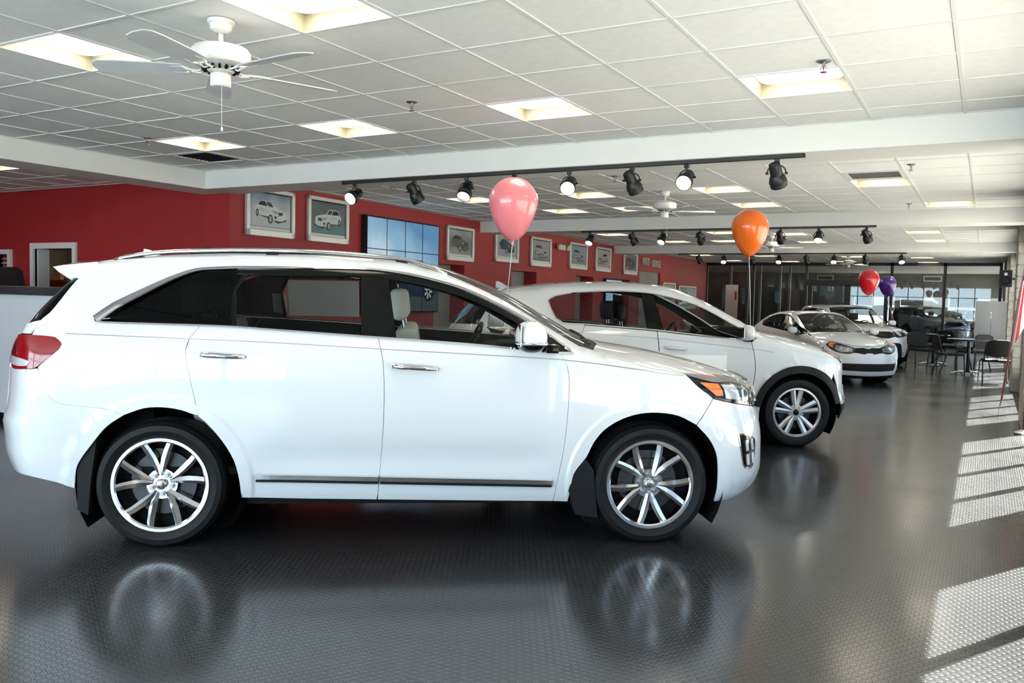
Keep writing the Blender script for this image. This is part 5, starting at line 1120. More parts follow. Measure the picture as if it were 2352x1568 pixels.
    P('pillar_cover',[[(b0+.006,zt_(b0)-i),(b3-.006,zt_(b3)-i)],[(b3-.006,zt_(b3)-i),(b2-.006,zb_(b2)+i*.6)],[(b2-.006,zb_(b2)+i*.6),(b1+.006,zb_(b1)+i*.6)],[(b1+.006,zb_(b1)+i*.6),(b0+.006,zt_(b0)-i)]],'side',M_GLOSSBLK,res=.07,off=-.002,thick=.03)
    x_=tip_f[0]-.142; P('pillar_cover',[[(x_,zt_(x_)-i),(tip_f[0]-.03,tip_f[1]-.002)],[(tip_f[0]-.03,tip_f[1]-.002),(x_,zb_(x_)+.004)],[(x_,zb_(x_)+.004),(x_,zt_(x_)-i)]],'side',M_GLOSSBLK,res=.06,off=-.001,thick=.02)
    if c.get('chrome_dlo',True):
        bead(B,'window_trim',[(p[0],p[1]-.006) for p in dt],'side',.014,M_CHROME,car,off=.003,th=.005,res=.06)
        bead(B,'window_trim',[(p[0],p[1]+.003) for p in db],'side',.012,M_CHROME,car,off=.003,th=.005,res=.06)
    # handles, mirrors
    for dpair,hx in zip(doors,((sr+.12,sr+.34),(sb+.06,sb+.29))):
        for o,s in zip(dpair,(1,-1)):
            zc=c['handle_z']+(.02 if hx[0]<sb else 0); y=lift(B,np.array([[sum(hx)/2,zc]]),'side')[0,1]
            obj('door_handle',tube([(hx[0]+(hx[1]-hx[0])*t,(y-.008-.026*math.sin(math.pi*t)**.6)*s,zc-.015*t) for t in np.linspace(0,1,10)],[.008,.014,.015,.015,.015,.015,.015,.015,.013,.008],8),paint,o,smooth=True)
    mxx,mz=c['mirror']
    for s in (1,-1):
        w=empty('wing_mirror',(0,0,0),0,car); y=lift(B,np.array([[mxx,mz-.06]]),'side')[0,1]; V,F=ellipsoid((0,0,0),(1,1,1),20,14)
        U=[(mxx+.06*np.sign(x)*abs(x)**.8,(y-.115)*s+.105*np.sign(yy)*abs(yy)**.75,mz+.075*np.sign(z)*abs(z)**.8) for x,yy,z in V]
        obj('mirror_shell',(U,F),paint,w,smooth=True); obj('mirror_arm',xf(cbox(-.03,.05,-.06,.06,-.025,.02,.01),(mxx+.03,(y-.01)*s,mz-.065)),M_GLOSSBLK,w)
        obj('mirror_glass',cbox(mxx-.066,mxx-.058,(y-.115)*s-.085,(y-.115)*s+.085,mz-.05,mz+.05,.003),M_MIRROR,w)
    # nose panels
    nz0,nz1=c['filler']; panel(B,'nose_panel',[[(-1.60,nz0),(-1.60,nz1)],[(-1.60,nz1),(1.60,nz1)],[(1.60,nz1),(1.60,nz0)],[(1.60,nz0),(-1.60,nz0)]],'front',paint,car,res=.06,off=-.018,thick=.01,both=False)
    for (nm,segs,m,off,thk,both) in c['front']: panel(B,nm,segs,'front',m,car,res=.045,off=off,thick=thk,both=both)
    for fn in c.get('extra',()): fn(B,car)
    # running gear and cabin
    tr=c['track']
    for ax in (0,wb):
        for s in (1,-1):
            make_wheel(car,(ax,-tr*s,c['tyre']-.005),s<0,c['tyre'],c['rim'],.215,'p5',math.radians(90 if ax else 70),M_ALLOY); wheel_liner(car,ax,hub,Ra+.01,-(tr-.005)*s,-.48*s)
    x0=c['rear_edge'][0][0]
    obj('underbody',J(box(x0-.1,wb+.55,-.46,.46,.18,.45),box(Ra+.04,wb-Ra-.04,-tr+.05,tr-.05,zs-.03,.42)),M_TRIM,car)
    obj('cabin_floor',box(-.45,cx-.05,-tr+.08,tr-.08,.38,.42),M_TRIM,car); obj('firewall',box(cx-.08,cx-.04,-tr+.06,tr-.06,.4,zb(sf)-.10),M_TRIM,car)
    obj('dashboard',cbox(cx-.52,cx-.05,-tr+.14,tr-.14,zb(sf)-.40,zb(sf)-.01,.07,3),M_TRIM,car,smooth=True,angle=50)
    steering_wheel(car,cx-.62,.36,zb(sf)-.05)
    dk=c.get('seat_mat',M_BLKPLASTIC); zq=zb(sb)-.52
    for y in (-.36,.36): make_seat(car,sb+.06,y,zq,dk)
    for y in (-.38,.38): make_seat(car,sb-.82,y,zq+.03,dk)
    return car,B

# second SUV: same family of shapes, black arch cladding, silver five-spoke wheels
D2T=[(.169,1.401),(.187,1.422),(.244,1.451),(.409,1.482),(.687,1.505),(.91,1.512),(1.173,1.50),(1.412,1.458),(1.641,1.394),(1.80,1.321),(1.955,1.239),(2.109,1.156),(2.233,1.082)]
D2B=[(.169,1.401),(.205,1.301),(.244,1.226),(.309,1.186),(.505,1.178),(.83,1.159),(1.235,1.133),(1.706,1.09),(2.005,1.066),(2.215,1.064)]
belt2=lambda x:float(np.interp(x,[p[0] for p in D2B[3:]],[p[1] for p in D2B[3:]]))-.008
lamp2=[(-1.55,.985),(-1.38,.965),(-1.22,.935),(-1.02,.885),(-.90,.85)]; lamp2b=[(-.90,.85),(-1.0,.822),(-1.2,.845),(-1.36,.90),(-1.55,.985)]
def clad2(B,car):
    for ax in (0,2.67):
        a=arc(ax,.35,.465,12 if ax else 20,172,18); b_=arc(ax,.35,.395,172,12 if ax else 20,18)
        panel(B,'arch_cladding',[a,[a[-1],b_[0]],b_,[b_[-1],a[0]]],'side',M_BLKPLASTIC,car,res=.04,off=.012,thick=.02)
    panel(B,'sill_cladding',[[(.42,.30),(2.24,.30)],[(2.24,.30),(2.22,.20)],[(2.22,.20),(.44,.20)],[(.44,.20),(.42,.30)]],'side',M_BLKPLASTIC,car,res=.06,off=.010,thick=.02)
    fin=[(-.02,0),(.13,0),(.10,.02),(.05,.05),(.01,.068),(-.02,.07)]; n_=len(fin); V=[]
    for y,k in ((-.03,.5),(-.008,1),(.008,1),(.03,.5)):
        for x,z in fin: V.append((x-.28,y*(1 if z<.01 else .6),1.515+z*k+.005))
    obj('antenna_fin',(V,[(i*n_+j,i*n_+(j+1)%n_,(i+1)*n_+(j+1)%n_,(i+1)*n_+j) for i in range(3) for j in range(n_)]+[tuple(range(n_)),tuple(range(3*n_,4*n_))[::-1]]),M_WHITE,car,smooth=True,angle=40)
    bead(B,'pinstripe',[(.445,1.102),(1.281,1.055),(2.23,.967),(2.393,.944)],'side',.005,M_SATIN,car,off=.0005,th=.0008)
hd2=[(2.33,-.70),(2.42,-.76),(2.55,-.82),(2.70,-.83),(2.82,-.785),(2.92,-.72)]
SUV2_CAR,_=generic_car('suv','white SUV with black wheel-arch cladding, second car behind the nearest one',SUV2,(-4.295,7.805),math.radians(34),1.0,dict(
  roof_y=.60,hood_y=.70,roof_x=(-.36,1.36),ws_base=2.30,dlo_top=D2T,dlo_bot=D2B,sill=.29,belt=belt2,seams=(.52,1.235,2.165),arch_split=38,
  rear_edge=[(-.50,.46),(-.56,.75),(-.57,1.0),(-.50,1.18),(-.42,1.32),(-.33,1.46)],bump_split=38,lamp_edge=[(3.05,.79),(3.085,.87),(3.02,.93)],
  hood_edge=hd2,nose=[(3.02,-.66),(3.12,-.58),(3.24,-.45),(3.32,-.22),(3.345,0)],tail_z=(.72,1.16),tail_lamp=(.90,1.06),bpillar=(1.101,1.137,1.311,1.23),handle_z=.975,mirror=(2.09,1.135),
  front=[('headlight',[lamp2,lamp2b],M_GLOSSBLK,-.006,.02,True),('turn_signal',[[(-1.47,.985),(-1.36,.962)],[(-1.36,.962),(-1.27,.935)],[(-1.27,.935),(-1.29,.885),(-1.38,.925)],[(-1.38,.925),(-1.47,.985)]],M_AMBER,.0,.004,True),
         ('lamp_reflector',[[(-1.25,.932),(-1.03,.878)],[(-1.03,.878),(-1.0,.835)],[(-1.0,.835),(-1.19,.86)],[(-1.19,.86),(-1.25,.932)]],M_LAMPWHITE,.0,.004,True),
         ('lens_cover',[lamp2,lamp2b],M_LENS,.006,0,True),
         ('bumper',[[(-1.33,.62),(-1.40,.72),(-1.44,.80)],[(-1.44,.80),(-1.36,.892),(-1.2,.838),(-1.0,.815),(-.88,.842)],[(-.88,.842),(-.6,.82),(-.4,.66),(0,.64),(.4,.66),(.6,.82),(.88,.842)],[(.88,.842),(1.0,.815),(1.2,.838),(1.36,.892),(1.44,.80)],[(1.44,.80),(1.40,.72),(1.33,.62)],[(1.33,.62),(1.22,.42)],[(1.22,.42),(.9,.43),(0,.44),(-.9,.43),(-1.22,.42)],[(-1.22,.42),(-1.33,.62)]],M_WHITE,0,.016,False),
         ('bumper_cladding',[[(-1.22,.415),(-.9,.425),(0,.435),(.9,.425),(1.22,.415)],[(1.22,.415),(1.15,.26)],[(1.15,.26),(0,.24),(-1.15,.26)],[(-1.15,.26),(-1.22,.415)]],M_BLKPLASTIC,0,.016,False),
         ('grille',[[(-.58,.81),(-.38,.67),(0,.65),(.38,.67),(.58,.81)],[(.58,.81),(.5,.86),(0,.875),(-.5,.86),(-.58,.81)]],M_GLOSSBLK,-.004,.02,False),
         ('fog_lamp',[[(-1.12,.60),(-.98,.60)],[(-.98,.60),(-.96,.46)],[(-.96,.46),(-1.10,.46)],[(-1.10,.46),(-1.12,.60)]],M_SATIN,.008,.01,True)],
  filler=(.86,1.0),extra=[clad2],track=.885,tyre=.352,rim=.245))

# white hatchback facing the photographer
D3T=[(-.10,1.17),(-.02,1.22),(.2,1.305),(.5,1.355),(.8,1.362),(1.1,1.335),(1.4,1.255),(1.7,1.15),(1.9,1.075),(2.08,1.0)]
D3B=[(-.10,1.17),(-.04,1.09),(.1,1.07),(.5,1.052),(1.05,1.02),(1.6,.985),(2.05,.955)]
belt3=lambda x:float(np.interp(x,[p[0] for p in D3B[2:]],[p[1] for p in D3B[2:]]))-.008
h3a=[(-1.50,.875),(-1.30,.852),(-1.05,.818),(-.80,.785),(-.60,.755)]; h3b=[(-.60,.755),(-.60,.665),(-.75,.638),(-1.0,.65),(-1.22,.705),(-1.38,.79),(-1.50,.875)]
def emblem3(B,car):
    p=lift(B,np.array([[3.30,0.]]),'top')[0]; N=B.normal(p[None])[0]; u_,v_,w_=frame_of(N); Rm=np.c_[v_,u_*1.0,w_]
    V,F=lathe([(0,.004),(.058,.004),(.062,0),(.058,-.002)],24); e=obj('emblem',([tuple(p+np.array([0,y,0])*1.0*1.0+0*N+np.array([-(x)*.45,0,(x)*.15])+N*(z+.004)) for x,y,z in V],F),M_CHROME,car,smooth=True)
    M=Matrix.Translation(Vector(p+N*.011))@Matrix(((-.3,-.95,0,0),(1,0,0,0),(0,.3,1,0),(0,0,0,1))).to_4x4()
    M=Matrix.Translation(Vector(p+N*.010))@Matrix((( 0,-.93,N[0],0),(1,0,N[1],0),(0,.37,N[2],0),(0,0,0,1)))
    text_obj('emblem_lettering','KIA',.042,M_TRIM,car,M,.001)
    # sales sheet inside the passenger-side front glass
    q=lift(B,np.array([[1.15,1.05],[1.50,1.05],[1.50,1.22],[1.15,1.27]]),'side'); q[:,1]+=.02
    obj('window_sheet',J(([tuple(x) for x in q]+[tuple(x+np.array([0,.003,0])) for x in q],[(0,1,2,3),(7,6,5,4),(0,4,5,1),(1,5,6,2),(2,6,7,3),(3,7,4,0)])),mat('pale_green_paper',(.42,.46,.34),.6),car)
HATCH_CAR,_=generic_car('hatchback','white compact car with slim dark grille, third car, facing right of camera',HATCH,(-3.514,18.153),-.928,.875,dict(
  roof_y=.545,hood_y=.64,roof_x=(-.30,1.22),ws_base=2.06,dlo_top=D3T,dlo_bot=D3B,sill=.19,belt=belt3,seams=(.16,1.05,2.0),arch_split=42,
  rear_edge=[(-.48,.40),(-.54,.62),(-.54,.82),(-.48,1.0),(-.40,1.10),(-.27,1.25)],bump_split=36,lamp_edge=[(2.975,.68),(3.03,.76),(3.0,.83)],
  hood_edge=[(2.09,-.645),(2.2,-.69),(2.4,-.735),(2.6,-.745),(2.76,-.71),(2.93,-.62)],nose=[(3.02,-.555),(3.11,-.47),(3.20,-.36),(3.27,-.18),(3.29,0)],tail_z=(.62,.98),tail_lamp=(.76,.94),bpillar=(.98,1.0,1.09,1.07),handle_z=.87,mirror=(1.92,1.03),chrome_dlo=False,
  front=[('headlight',[h3a,h3b],M_DARKALLOY,-.008,.02,True),('turn_signal',[[(-1.42,.85),(-1.27,.83)],[(-1.27,.83),(-1.20,.735)],[(-1.20,.735),(-1.33,.78)],[(-1.33,.78),(-1.42,.85)]],M_AMBER,-.002,.004,True),
         ('lamp_reflector',[[(-1.20,.80),(-.68,.745)],[(-.68,.745),(-.67,.675)],[(-.67,.675),(-1.02,.67),(-1.16,.715)],[(-1.16,.715),(-1.20,.80)]],M_SATIN,-.004,.004,True),('projector_lens',[arc(-1.02,.735,.038,0,360,16)],M_CHROME,.0,.006,True),('projector_lens',[arc(-.82,.71,.032,0,360,16)],M_CHROME,.0,.006,True),('lens_cover',[h3a,h3b],M_LENS,.004,0,True),
         ('grille',[[(-.595,.71),(-.585,.66),(-.50,.652),(-.2,.635),(-.12,.652),(0,.655),(.12,.652),(.2,.635),(.50,.652),(.585,.66),(.595,.71)],[(.595,.71),(.58,.75),(.49,.752),(.2,.758),(.11,.740),(0,.737),(-.11,.740),(-.2,.758),(-.49,.752),(-.58,.75),(-.595,.71)]],M_BLKPLASTIC,-.006,.02,False),
         ('bumper',[[(-1.24,.50),(-1.36,.60),(-1.40,.70)],[(-1.40,.70),(-1.37,.775),(-1.22,.695),(-1.0,.64),(-.75,.628),(-.60,.652)],[(-.60,.652),(-.50,.648),(-.2,.628),(-.12,.645),(0,.648),(.12,.645),(.2,.628),(.50,.648),(.60,.652)],[(.60,.652),(.75,.628),(1.0,.64),(1.22,.695),(1.37,.775),(1.40,.70)],[(1.40,.70),(1.36,.60),(1.24,.50)],[(1.24,.50),(1.15,.445)],[(1.15,.445),(.9,.44),(0,.44),(-.9,.44),(-1.15,.445)],[(-1.15,.445),(-1.24,.50)]],M_WHITE,0,.016,False),
         ('lower_intake',[[(-1.12,.44),(-.8,.435),(0,.435),(.8,.435),(1.12,.44)],[(1.12,.44),(1.04,.30)],[(1.04,.30),(0,.285),(-1.04,.30)],[(-1.04,.30),(-1.12,.44)]],M_BLKPLASTIC,-.015,.02,False),
         ('bumper_lip',[[(-1.24,.50),(-1.14,.44),(-1.06,.295)],[(-1.06,.295),(0,.28),(1.06,.295)],[(1.06,.295),(1.14,.44),(1.24,.50)],[(1.24,.50),(1.14,.21)],[(1.14,.21),(0,.19),(-1.14,.21)],[(-1.14,.21),(-1.24,.50)]],M_WHITE,.002,.016,False),
         ('air_dam',[[(-1.10,.205),(0,.185),(1.10,.205)],[(1.10,.205),(1.05,.12)],[(1.05,.12),(0,.11),(-1.05,.12)],[(-1.05,.12),(-1.10,.205)]],M_BLKPLASTIC,-.02,.016,False)],
  filler=(.74,.905),extra=[emblem3],track=.80,tyre=.305,rim=.205))

# boxy white car beyond it
D4T=[(-.42,1.30),(-.36,1.40),(-.2,1.455),(.3,1.485),(.8,1.49),(1.15,1.465),(1.45,1.36),(1.75,1.21),(1.98,1.09)]
D4B=[(-.42,1.30),(-.36,1.18),(-.2,1.15),(.4,1.13),(1.05,1.10),(1.6,1.07),(1.95,1.05)]
belt4=lambda x:float(np.interp(x,[p[0] for p in D4B[2:]],[p[1] for p in D4B[2:]]))-.008
h4=[[(-1.36,.99),(-1.2,.985),(-1.02,.96)],[(-1.02,.96),(-.94,.86),(-.96,.78)],[(-.96,.78),(-1.2,.80),(-1.36,.84)],[(-1.36,.84),(-1.36,.99)]]
BOX_CAR,_=generic_car('boxy_car','boxy white car with wide dark grille, fourth car, behind the compact car',BOXY,(-3.552,23.145),-.997,.865,dict(
  roof_y=.60,hood_y=.70,roof_x=(-.44,1.18),ws_base=2.0,dlo_top=D4T,dlo_bot=D4B,sill=.21,belt=belt4,seams=(.16,1.05,1.90),arch_split=42,
  rear_edge=[(-.46,.42),(-.50,.65),(-.50,.9),(-.48,1.1),(-.46,1.3),(-.43,1.47)],bump_split=36,lamp_edge=[(2.98,.78),(3.02,.84),(3.02,.93)],
  hood_edge=[(2.03,-.70),(2.15,-.74),(2.4,-.78),(2.65,-.78),(2.80,-.75),(2.92,-.69)],nose=[(2.98,-.62),(3.03,-.54),(3.09,-.40),(3.12,-.2),(3.13,0)],tail_z=(.66,1.12),tail_lamp=(.86,1.10),bpillar=(.98,1.0,1.10,1.08),handle_z=.95,mirror=(1.84,1.13),chrome_dlo=False,roof_mat=M_WHITE,
  front=[('headlight',h4,M_DARKALLOY,-.006,.02,True),('projector_lens',[arc(-1.14,.885,.07,0,360,16)],M_LAMPWHITE,.0,.006,True),('lens_cover',h4,M_LENS,.004,0,True),
         ('grille',[[(-.90,.955),(-.88,.80),(-.5,.76),(0,.755),(.5,.76),(.88,.80),(.90,.955)],[(.90,.955),(.5,.975),(0,.98),(-.5,.975),(-.90,.955)]],M_GLOSSBLK,-.004,.02,False),
         ('bumper',[[(-1.28,.52),(-1.36,.66),(-1.38,.83)],[(-1.38,.83),(-1.2,.79),(-.95,.77),(-.89,.795),(-.5,.755),(0,.75),(.5,.755),(.89,.795),(.95,.77),(1.2,.79),(1.38,.83)],[(1.38,.83),(1.36,.66),(1.28,.52)],[(1.28,.52),(1.2,.25)],[(1.2,.25),(1.08,.26)],[(1.08,.26),(1.0,.60),(.85,.635)],[(.85,.635),(0,.635),(-.85,.635)],[(-.85,.635),(-1.0,.60),(-1.08,.26)],[(-1.08,.26),(-1.2,.25)],[(-1.2,.25),(-1.28,.52)]],M_WHITE,0,.016,False),
         ('lower_intake',[[(-.85,.63),(0,.63),(.85,.63)],[(.85,.63),(.99,.595),(1.07,.26)],[(1.07,.26),(0,.20),(-1.07,.26)],[(-1.07,.26),(-.99,.595),(-.85,.63)]],M_BLKPLASTIC,-.012,.02,False),
         ('fog_lamp',[arc(-1.13,.36,.045,0,360,14)],M_LAMPWHITE,.006,.01,True)],
  filler=(.84,.985),track=.84,tyre=.325,rim=.22))

# ------------------------------------------------------------------ price sheets on the far rear window of the nearest SUV
M_PAPER=noise_mat('white_paper',(.80,.82,.85),(.84,.86,.88),3,.7)
n,l,b=nodes(M_PAPER); trn=n.new('ShaderNodeBsdfTranslucent'); trn.inputs[0].default_value=(.75,.77,.80,1); mxs=n.new('ShaderNodeMixShader'); mxs.inputs[0].default_value=.5
l.new(b.outputs[0],mxs.inputs[1]); l.new(trn.outputs[0],mxs.inputs[2]); l.new(mxs.outputs[0],n['Material Output'].inputs[0])
for x0,x1,z0,z1 in ((.416,.944,1.253,1.522),(.298,.404,1.274,1.418)):
    q=lift(SUV_BODY,np.array([[x0,z0],[x1,z0],[x1,z1],[x0,z1]]),'side'); q[:,1]=-q[:,1]-.014
    obj('window_sheet',([tuple(p) for p in q]+[tuple(p-np.array([0,.002,0])) for p in q],[(0,1,2,3),(7,6,5,4),(0,4,5,1),(1,5,6,2),(2,6,7,3),(3,7,4,0)]),M_PAPER,SUV_CAR)

# ------------------------------------------------------------------ reception counter and the office behind the opening
ct=empty('reception_counter',(-9.65,4.9,0))
obj('counter_front',cbox(-1.9,1.9,0,.62,.10,1.335,.01),noise_mat('white_laminate',(.70,.72,.76),(.74,.76,.80),2,.4),ct); obj('counter_plinth',box(-1.85,1.85,.05,.58,0,.10),M_TRIM,ct)
obj('counter_top',cbox(-1.95,1.95,-.05,.68,1.335,1.42,.012),noise_mat('dark_stone_top',(.030,.034,.036),(.05,.054,.056),12,.35),ct)
tag(ct,'white reception counter with dark top behind the nearest SUV','counter')
ch=empty('office_chair',(-10.83,6.1,0))
bp_=[(-.26,1.05),(-.25,1.45),(-.20,1.60),(-.10,1.655),(.10,1.655),(.20,1.60),(.25,1.45),(.30,1.30),(.26,1.05)]
obj('backrest',xf(prism(bp_,-.05,.05,'y'),(0,0,0)),M_BLKPLASTIC,ch,smooth=True,angle=30); obj('seat',cbox(-.26,.26,-.55,-.02,.62,.72,.03),M_BLKPLASTIC,ch); obj('gas_column',cyl((0,-.28,.10),(0,-.28,.63),.03,n=12),M_SATIN,ch)
obj('back_bracket',box(-.05,.05,-.04,.06,.66,1.1),M_BLKPLASTIC,ch)
for k in range(5): a=k*2*math.pi/5; obj('leg',cyl((0,-.28,.12),(.30*math.cos(a),-.28+.30*math.sin(a),.05),.022,.016,8),M_BLKPLASTIC,ch); obj('caster',cyl((.30*math.cos(a)-.015,-.28+.30*math.sin(a),.03),(.30*math.cos(a)+.015,-.28+.30*math.sin(a),.03),.03,n=12),M_BLKPLASTIC,ch)
tag(ch,'black high-back office chair behind the reception counter','office chair')
lg=obj('office_ledge',J(cbox(-14.1,-12.0,8.1,8.95,0,1.49,.008),cbox(-14.15,-11.95,8.05,8.97,1.49,1.525,.006)),noise_mat('oak_veneer',(.30,.21,.12),(.36,.26,.15),6,.5)); tag(lg,'oak ledge cabinet inside the white-framed office opening','cabinet')
ol=copy_tree(tro); ol.location=(-12.6,8.25,ZC-.19); tag(ol,'unseen recessed light added to brighten the back office','light','recessed ceiling lights')  # extra troffer copy above the opening, added to brighten the dark office
pb=empty('planter_box',(-13.32,8.3,1.525)); obj('wooden_box',cbox(-.14,.14,-.06,.06,0,.115,.004),noise_mat('raw_pine',(.42,.29,.15),(.50,.36,.2),8,.6),pb)
leaf=mat('leaf_green',(.035,.10,.02),.5)
for k in range(26):
    a=random.uniform(0,6.28); r0=random.uniform(0,.1); L=random.uniform(.06,.12); t=random.uniform(.3,1.1); b0=np.array([r0*math.cos(a),.35*r0*math.sin(a),.11]); d=np.array([math.cos(a)*math.sin(t),math.sin(a)*math.sin(t)*.5,math.cos(t)])*L; s=np.cross(d,[0,0,1.]); s=s/max(np.linalg.norm(s),1e-6)*.016
    obj('leaf',([tuple(b0),tuple(b0+d*.5+s),tuple(b0+d),tuple(b0+d*.5-s)],[(0,1,2,3)]),leaf,pb)
tag(pb,'small green plant in a wooden box on the office ledge','plant')
rs=empty('letter_ornament',(-13.60,8.25,1.525))
for k,(dx,hh,m) in enumerate(((-.06,.26,(.45,.03,.03)),(.0,.20,(.62,.55,.5)),(.05,.23,(.40,.03,.03)))): obj('ornament_letter',J(cbox(dx-.025,dx+.025,-.02,.02,0,.03,.004),cbox(dx-.025,dx-.01,-.02,.02,.03,hh-.03,.003),cbox(dx-.025,dx+.025,-.02,.02,hh-.03,hh,.004),cbox(dx-.01,dx+.02,-.02,.02,hh*.45,hh*.45+.03,.003)),mat('painted_wood',m,.5),rs)
tag(rs,'red and white block letter ornaments on the office ledge','ornament')
pf=empty('photo_frame',(-13.06,8.28,1.525)); obj('frame',cbox(-.07,.07,-.012,.012,0,.17,.004),M_TRIM,pf); obj('frame_print',box(-.05,.05,-.014,-.012,.02,.15),mat('faded_print',(.35,.30,.26),.5),pf); tag(pf,'small dark photo frame beside the plant on the office ledge','photo frame')

# ------------------------------------------------------------------ waiting corner: tables, chairs, partition screen, speaker, flag
M_SEAT=noise_mat('black_upholstery',(.004,.004,.0045),(.007,.007,.008),40,.6,.2); M_SEAT.node_tree.nodes['Principled BSDF'].inputs['Specular IOR Level'].default_value=.25; M_STEEL=mat('black_steel_tube',(.004,.004,.005),.3,.3)
def make_chair():
    c=empty('chair')
    obj('seat',cbox(-.22,.22,-.22,.22,.405,.455,.022,3),M_SEAT,c,smooth=True,angle=40)
    pl=[(-.21,.0),(-.22,.16),(-.19,.25),(-.12,.28),(.12,.28),(.19,.25),(.22,.16),(.21,0),(.12,-.035),(-.12,-.035)]
    obj('backrest',xf(xf(prism(pl,-.02,.02,'y'),(0,0,0),(-.15,'X')),(0,.235,.545)),M_SEAT,c,smooth=True,angle=40)
    for s in (-1,1):
        obj('leg',tube([(s*.235,-.20,.42),(s*.24,-.235,.02),(s*.24,-.20,.012)],.012,8),M_STEEL,c,smooth=True)
        obj('leg',tube([(s*.235,.12,.42),(s*.24,.25,.02),(s*.24,.22,.012)],.012,8),M_STEEL,c,smooth=True)
        obj('back_post',tube([(s*.225,.10,.41),(s*.225,.21,.45),(s*.222,.255,.62),(s*.215,.285,.78)],.011,8),M_STEEL,c,smooth=True)
    obj('seat_rail',J(cyl((-.235,-.2,.41),(.235,-.2,.41),.010,n=8),cyl((-.235,.12,.41),(.235,.12,.41),.010,n=8)),M_STEEL,c)
    return c
CH=[(.20,18.0,math.pi+.15,'black chair with sunlit seat, rightmost, beside the block pier'),(-.20,20.9,-2.4,'black chair tucked at the back of the round table'),(-.62,19.55,1.9,'black chair at the left side of the round table'),(-1.22,20.9,.5,'black chair at the left, nearest the boxy car'),(-.72,23.2,2.7,'black chair at the back left by the partition screen')]
c0=make_chair()
for k,(x,y,a,lab) in enumerate(CH):
    o=c0 if k==0 else copy_tree(c0); o.location=(x,y,0); o.rotation_euler[2]=a; tag(o,lab,'chair','black chairs in the waiting corner')
def table(x,y,r,lab):
    t=empty('round_table',(x,y,0)); obj('table_top',lathe([(0,.715),(r-.01,.715),(r,.72),(r,.74),(r-.008,.745),(0,.745)],40),M_GLOSSBLK,t,smooth=True,angle=30); obj('pedestal',cyl((0,0,.05),(0,0,.715),.035,n=16),M_STEEL,t,smooth=True,angle=40)
    for k in range(4): a=k*math.pi/2+.4; obj('foot',tube([(0,0,.07),(.20*math.cos(a),.20*math.sin(a),.06),(.33*math.cos(a),.33*math.sin(a),.02)],[.026,.022,.016],8),M_CHROME,t,smooth=True)
    tag(t,lab,'table','round tables in the waiting corner')
table(-.28,19.85,.42,'round black table with chrome feet beside the sunlit chair'); table(-1.05,22.2,.34,'round black table farther back between the chairs')
ps=empty('partition_screen',(.12,26.0,0)); 
for k in range(2): obj('screen_panel',cbox(-.38+k*.385,-.005+k*.385,-.025,.025,.08,1.57,.006),noise_mat('grey_fabric',(.30,.30,.30),(.34,.34,.34),60,.8),ps)
obj('screen_foot',cbox(-.36,-.30,-.2,.2,0,.08,.01),M_SATIN,ps); obj('screen_foot',cbox(.28,.34,-.2,.2,0,.08,.01),M_SATIN,ps); tag(ps,'grey fabric partition screen standing behind the chairs','partition screen')
sk=empty('loudspeaker',(.30,19.0,1.82)); obj('speaker_cabinet',cbox(-.11,.11,-.11,.11,0,.33,.012),M_BLKPLASTIC,sk); obj('speaker_cone',lathe([(0,.0),(.05,.005),(.08,-.01),(.085,0)],24,axis='y'),M_TRIM,sk,loc=(0,-.112,.12)); obj('speaker_tweeter',cyl((0,-.118,.25),(0,-.108,.25),.03,n=16),M_SATIN,sk); obj('wall_bracket',J(box(.10,.26,-.02,.02,.14,.18),box(.22,.26,-.05,.05,.08,.24)),M_BLKMETAL,sk); tag(sk,'black loudspeaker bracketed high beside the block pier','speaker')
# roller banner by the glass
bn=empty('roller_banner',(-7.87,29.6,0)); obj('banner_sheet',box(-.22,.22,-.004,.004,.10,1.98),noise_mat('pale_pink_banner',(.52,.44,.40),(.58,.50,.45),2,.6),bn); obj('banner_print',box(.10,.18,-.0055,-.004,1.45,1.75),mat('banner_red',(.4,.04,.04),.5),bn); obj('banner_base',cbox(-.24,.24,-.08,.08,0,.10,.02),M_SATIN,bn); obj('banner_pole',cyl((0,.02,.1),(0,.02,1.98),.008,n=8),M_SATIN,bn); tag(bn,'tall pale pink roller banner by the glass partition','banner')
# flag on a floor stand
fl=empty('flag_on_stand',(.435,11.05,0)); obj('flag_pole',cyl((0,0,.04),(0,0,2.35),.014,n=12),mat('varnished_pole',(.30,.17,.07),.3,0,.5),fl,smooth=True); obj('pole_base',lathe([(0,0),(.10,0),(.10,.02),(.06,.04),(.02,.06),(0,.06)],24),M_SATIN,fl,smooth=True,angle=30); obj('pole_finial',lathe([(0,2.46),(.012,2.43),(.022,2.39),(.012,2.35),(0,2.35)],14),mat('brass',(.6,.42,.12),.25,1.),fl,smooth=True)
nu,nv=40,30; V=[];F=[];UV=[]
for j in range(nv+1):
    v=j/nv
    for i in range(nu+1):
        u=i/nu; z=2.25-v*(.95+1.22*u); sp=.02+.22*v**.8*u+.06*v*math.sin(u*math.pi); fold=.035*math.sin(u*15+v*1.5)*(.3+.7*v)*(1-.3*u)
        V.append((-.012-sp*1.0+.02*math.sin(u*9+2)*v,fold-.03*u,z)); UV.append((u,v))
for j in range(nv):
    for i in range(nu): a=j*(nu+1)+i; F.append((a,a+1,a+nu+2,a+nu+1))
me=bpy.data.meshes.new('flag_cloth'); me.from_pydata(V,[],F); uvl=me.uv_layers.new(name='print')
for lp in me.loops: uvl.data[lp.index].uv=UV[lp.vertex_index]
M_FLAG=mat('flag_cloth',(.6,.6,.6),.6); n,l,b=nodes(M_FLAG); uvn=n.new('ShaderNodeUVMap'); uvn.uv_map='print'; sx=n.new('ShaderNodeSeparateXYZ'); l.new(uvn.outputs[0],sx.inputs[0])
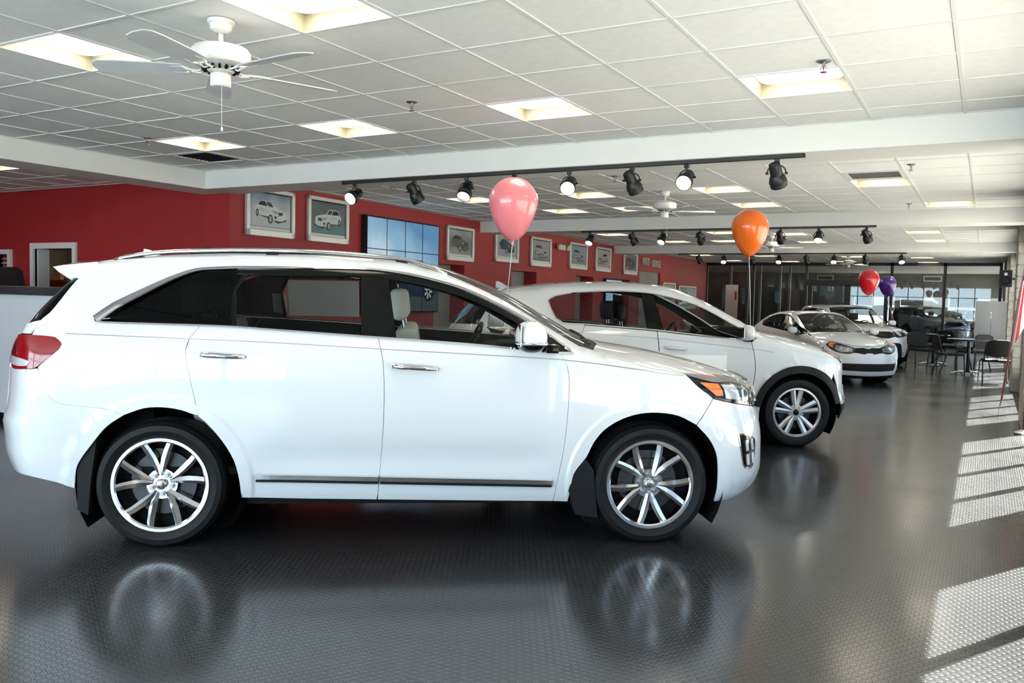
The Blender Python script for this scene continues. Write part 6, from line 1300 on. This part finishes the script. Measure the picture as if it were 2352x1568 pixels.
st=mth('GREATER_THAN',mth('FRACT',mth('MULTIPLY',sx.outputs['X'],6.5)),.5); blue=mth('MULTIPLY',mth('LESS_THAN',sx.outputs['Y'],.40),mth('LESS_THAN',sx.outputs['X'],.52))
m1=n.new('ShaderNodeMix'); m1.data_type='RGBA'; l.new(st,m1.inputs['Factor']); m1.inputs['A'].default_value=(.42,.012,.03,1); m1.inputs['B'].default_value=(.66,.62,.60,1)
m2=n.new('ShaderNodeMix'); m2.data_type='RGBA'; l.new(blue,m2.inputs['Factor']); l.new(m1.outputs['Result'],m2.inputs['A']); m2.inputs['B'].default_value=(.02,.03,.14,1); l.new(m2.outputs['Result'],b.inputs['Base Color'])
me.materials.append(M_FLAG); me.shade_smooth(); link('flag_cloth',me,fl)
tag(fl,'furled red and white striped flag on a floor stand, right edge','flag')

# ------------------------------------------------------------------ beyond the glass
def recolour(root,m):
    for o in root.children_recursive:
        for s in o.material_slots:
            if s.material==M_WHITE: s.link='OBJECT'; s.material=m
M_NAVY=mat('navy_paint',(.012,.018,.035),.3,0,1.); M_GREYP=mat('grey_paint',(.10,.11,.12),.3,.3,1.)
def park(src,name,x,y,z,a,lab,m=None):
    o=copy_tree(src); o.name=name; o.location=(x,y,z); o.rotation_euler[2]=a; tag(o,lab,'car','cars beyond the glass partition')
    if m: recolour(o,m)
park(BOX_CAR,'boxy_car',-2.6,38.6,-.02,math.radians(-55),'dark navy car parked just beyond the glass partition',M_NAVY)
park(HATCH_CAR,'hatchback',-1.2,43.0,-.02,math.radians(-60),'grey car in the drive behind the navy car',M_GREYP)
park(BOX_CAR,'boxy_car',-5.6,64,-.08,math.radians(5),'white boxy car parked outdoors, seen left through the far opening')
park(HATCH_CAR,'hatchback',-1.2,66,-.08,math.radians(8),'white compact car parked outdoors, seen right through the far opening')
for x,y,lab in ((-5.45,34,'framed grille sign hanging beyond the glass doors'),(-1.75,34,'framed grille sign hanging beyond the right glass pane')):
    w=empty('hanging_sign',(x,y,2.28)); obj('sign_frame',J(box(-.30,.30,-.02,.02,0,.035),box(-.30,.30,-.02,.02,.16,.195),box(-.30,-.265,-.02,.02,.035,.16),box(.265,.30,-.02,.02,.035,.16)),M_FRAMEWHITE,w); obj('sign_panel',box(-.265,.265,-.012,.012,.035,.16),M_DARKWALL,w); obj('hanger',cyl((-.2,0,.195),(-.2,0,.67),.006,n=6),M_SATIN,w); obj('hanger',cyl((.2,0,.195),(.2,0,.67),.006,n=6),M_SATIN,w)
    tag(w,lab,'sign')
bd=empty('distant_building',(-4,118,0)); obj('building_wall',box(-45,40,0,8,-.1,6.5),M_EXT,bd); obj('building_roof',box(-45.5,40.5,-.5,8.5,6.5,7.0),M_DARKWALL,bd)
for k in range(14): obj('building_window',box(-42+k*6,-39+k*6,-.06,.02,1.2,3.6),M_GLOSSBLK,bd)
tag(bd,'long pale building across the road, seen through the far opening','building')
struct(obj('ground_verge',box(-40,40,72,100,-.09,-.04),noise_mat('dry_grass',(.26,.22,.10),(.34,.28,.14),.8,.9)))
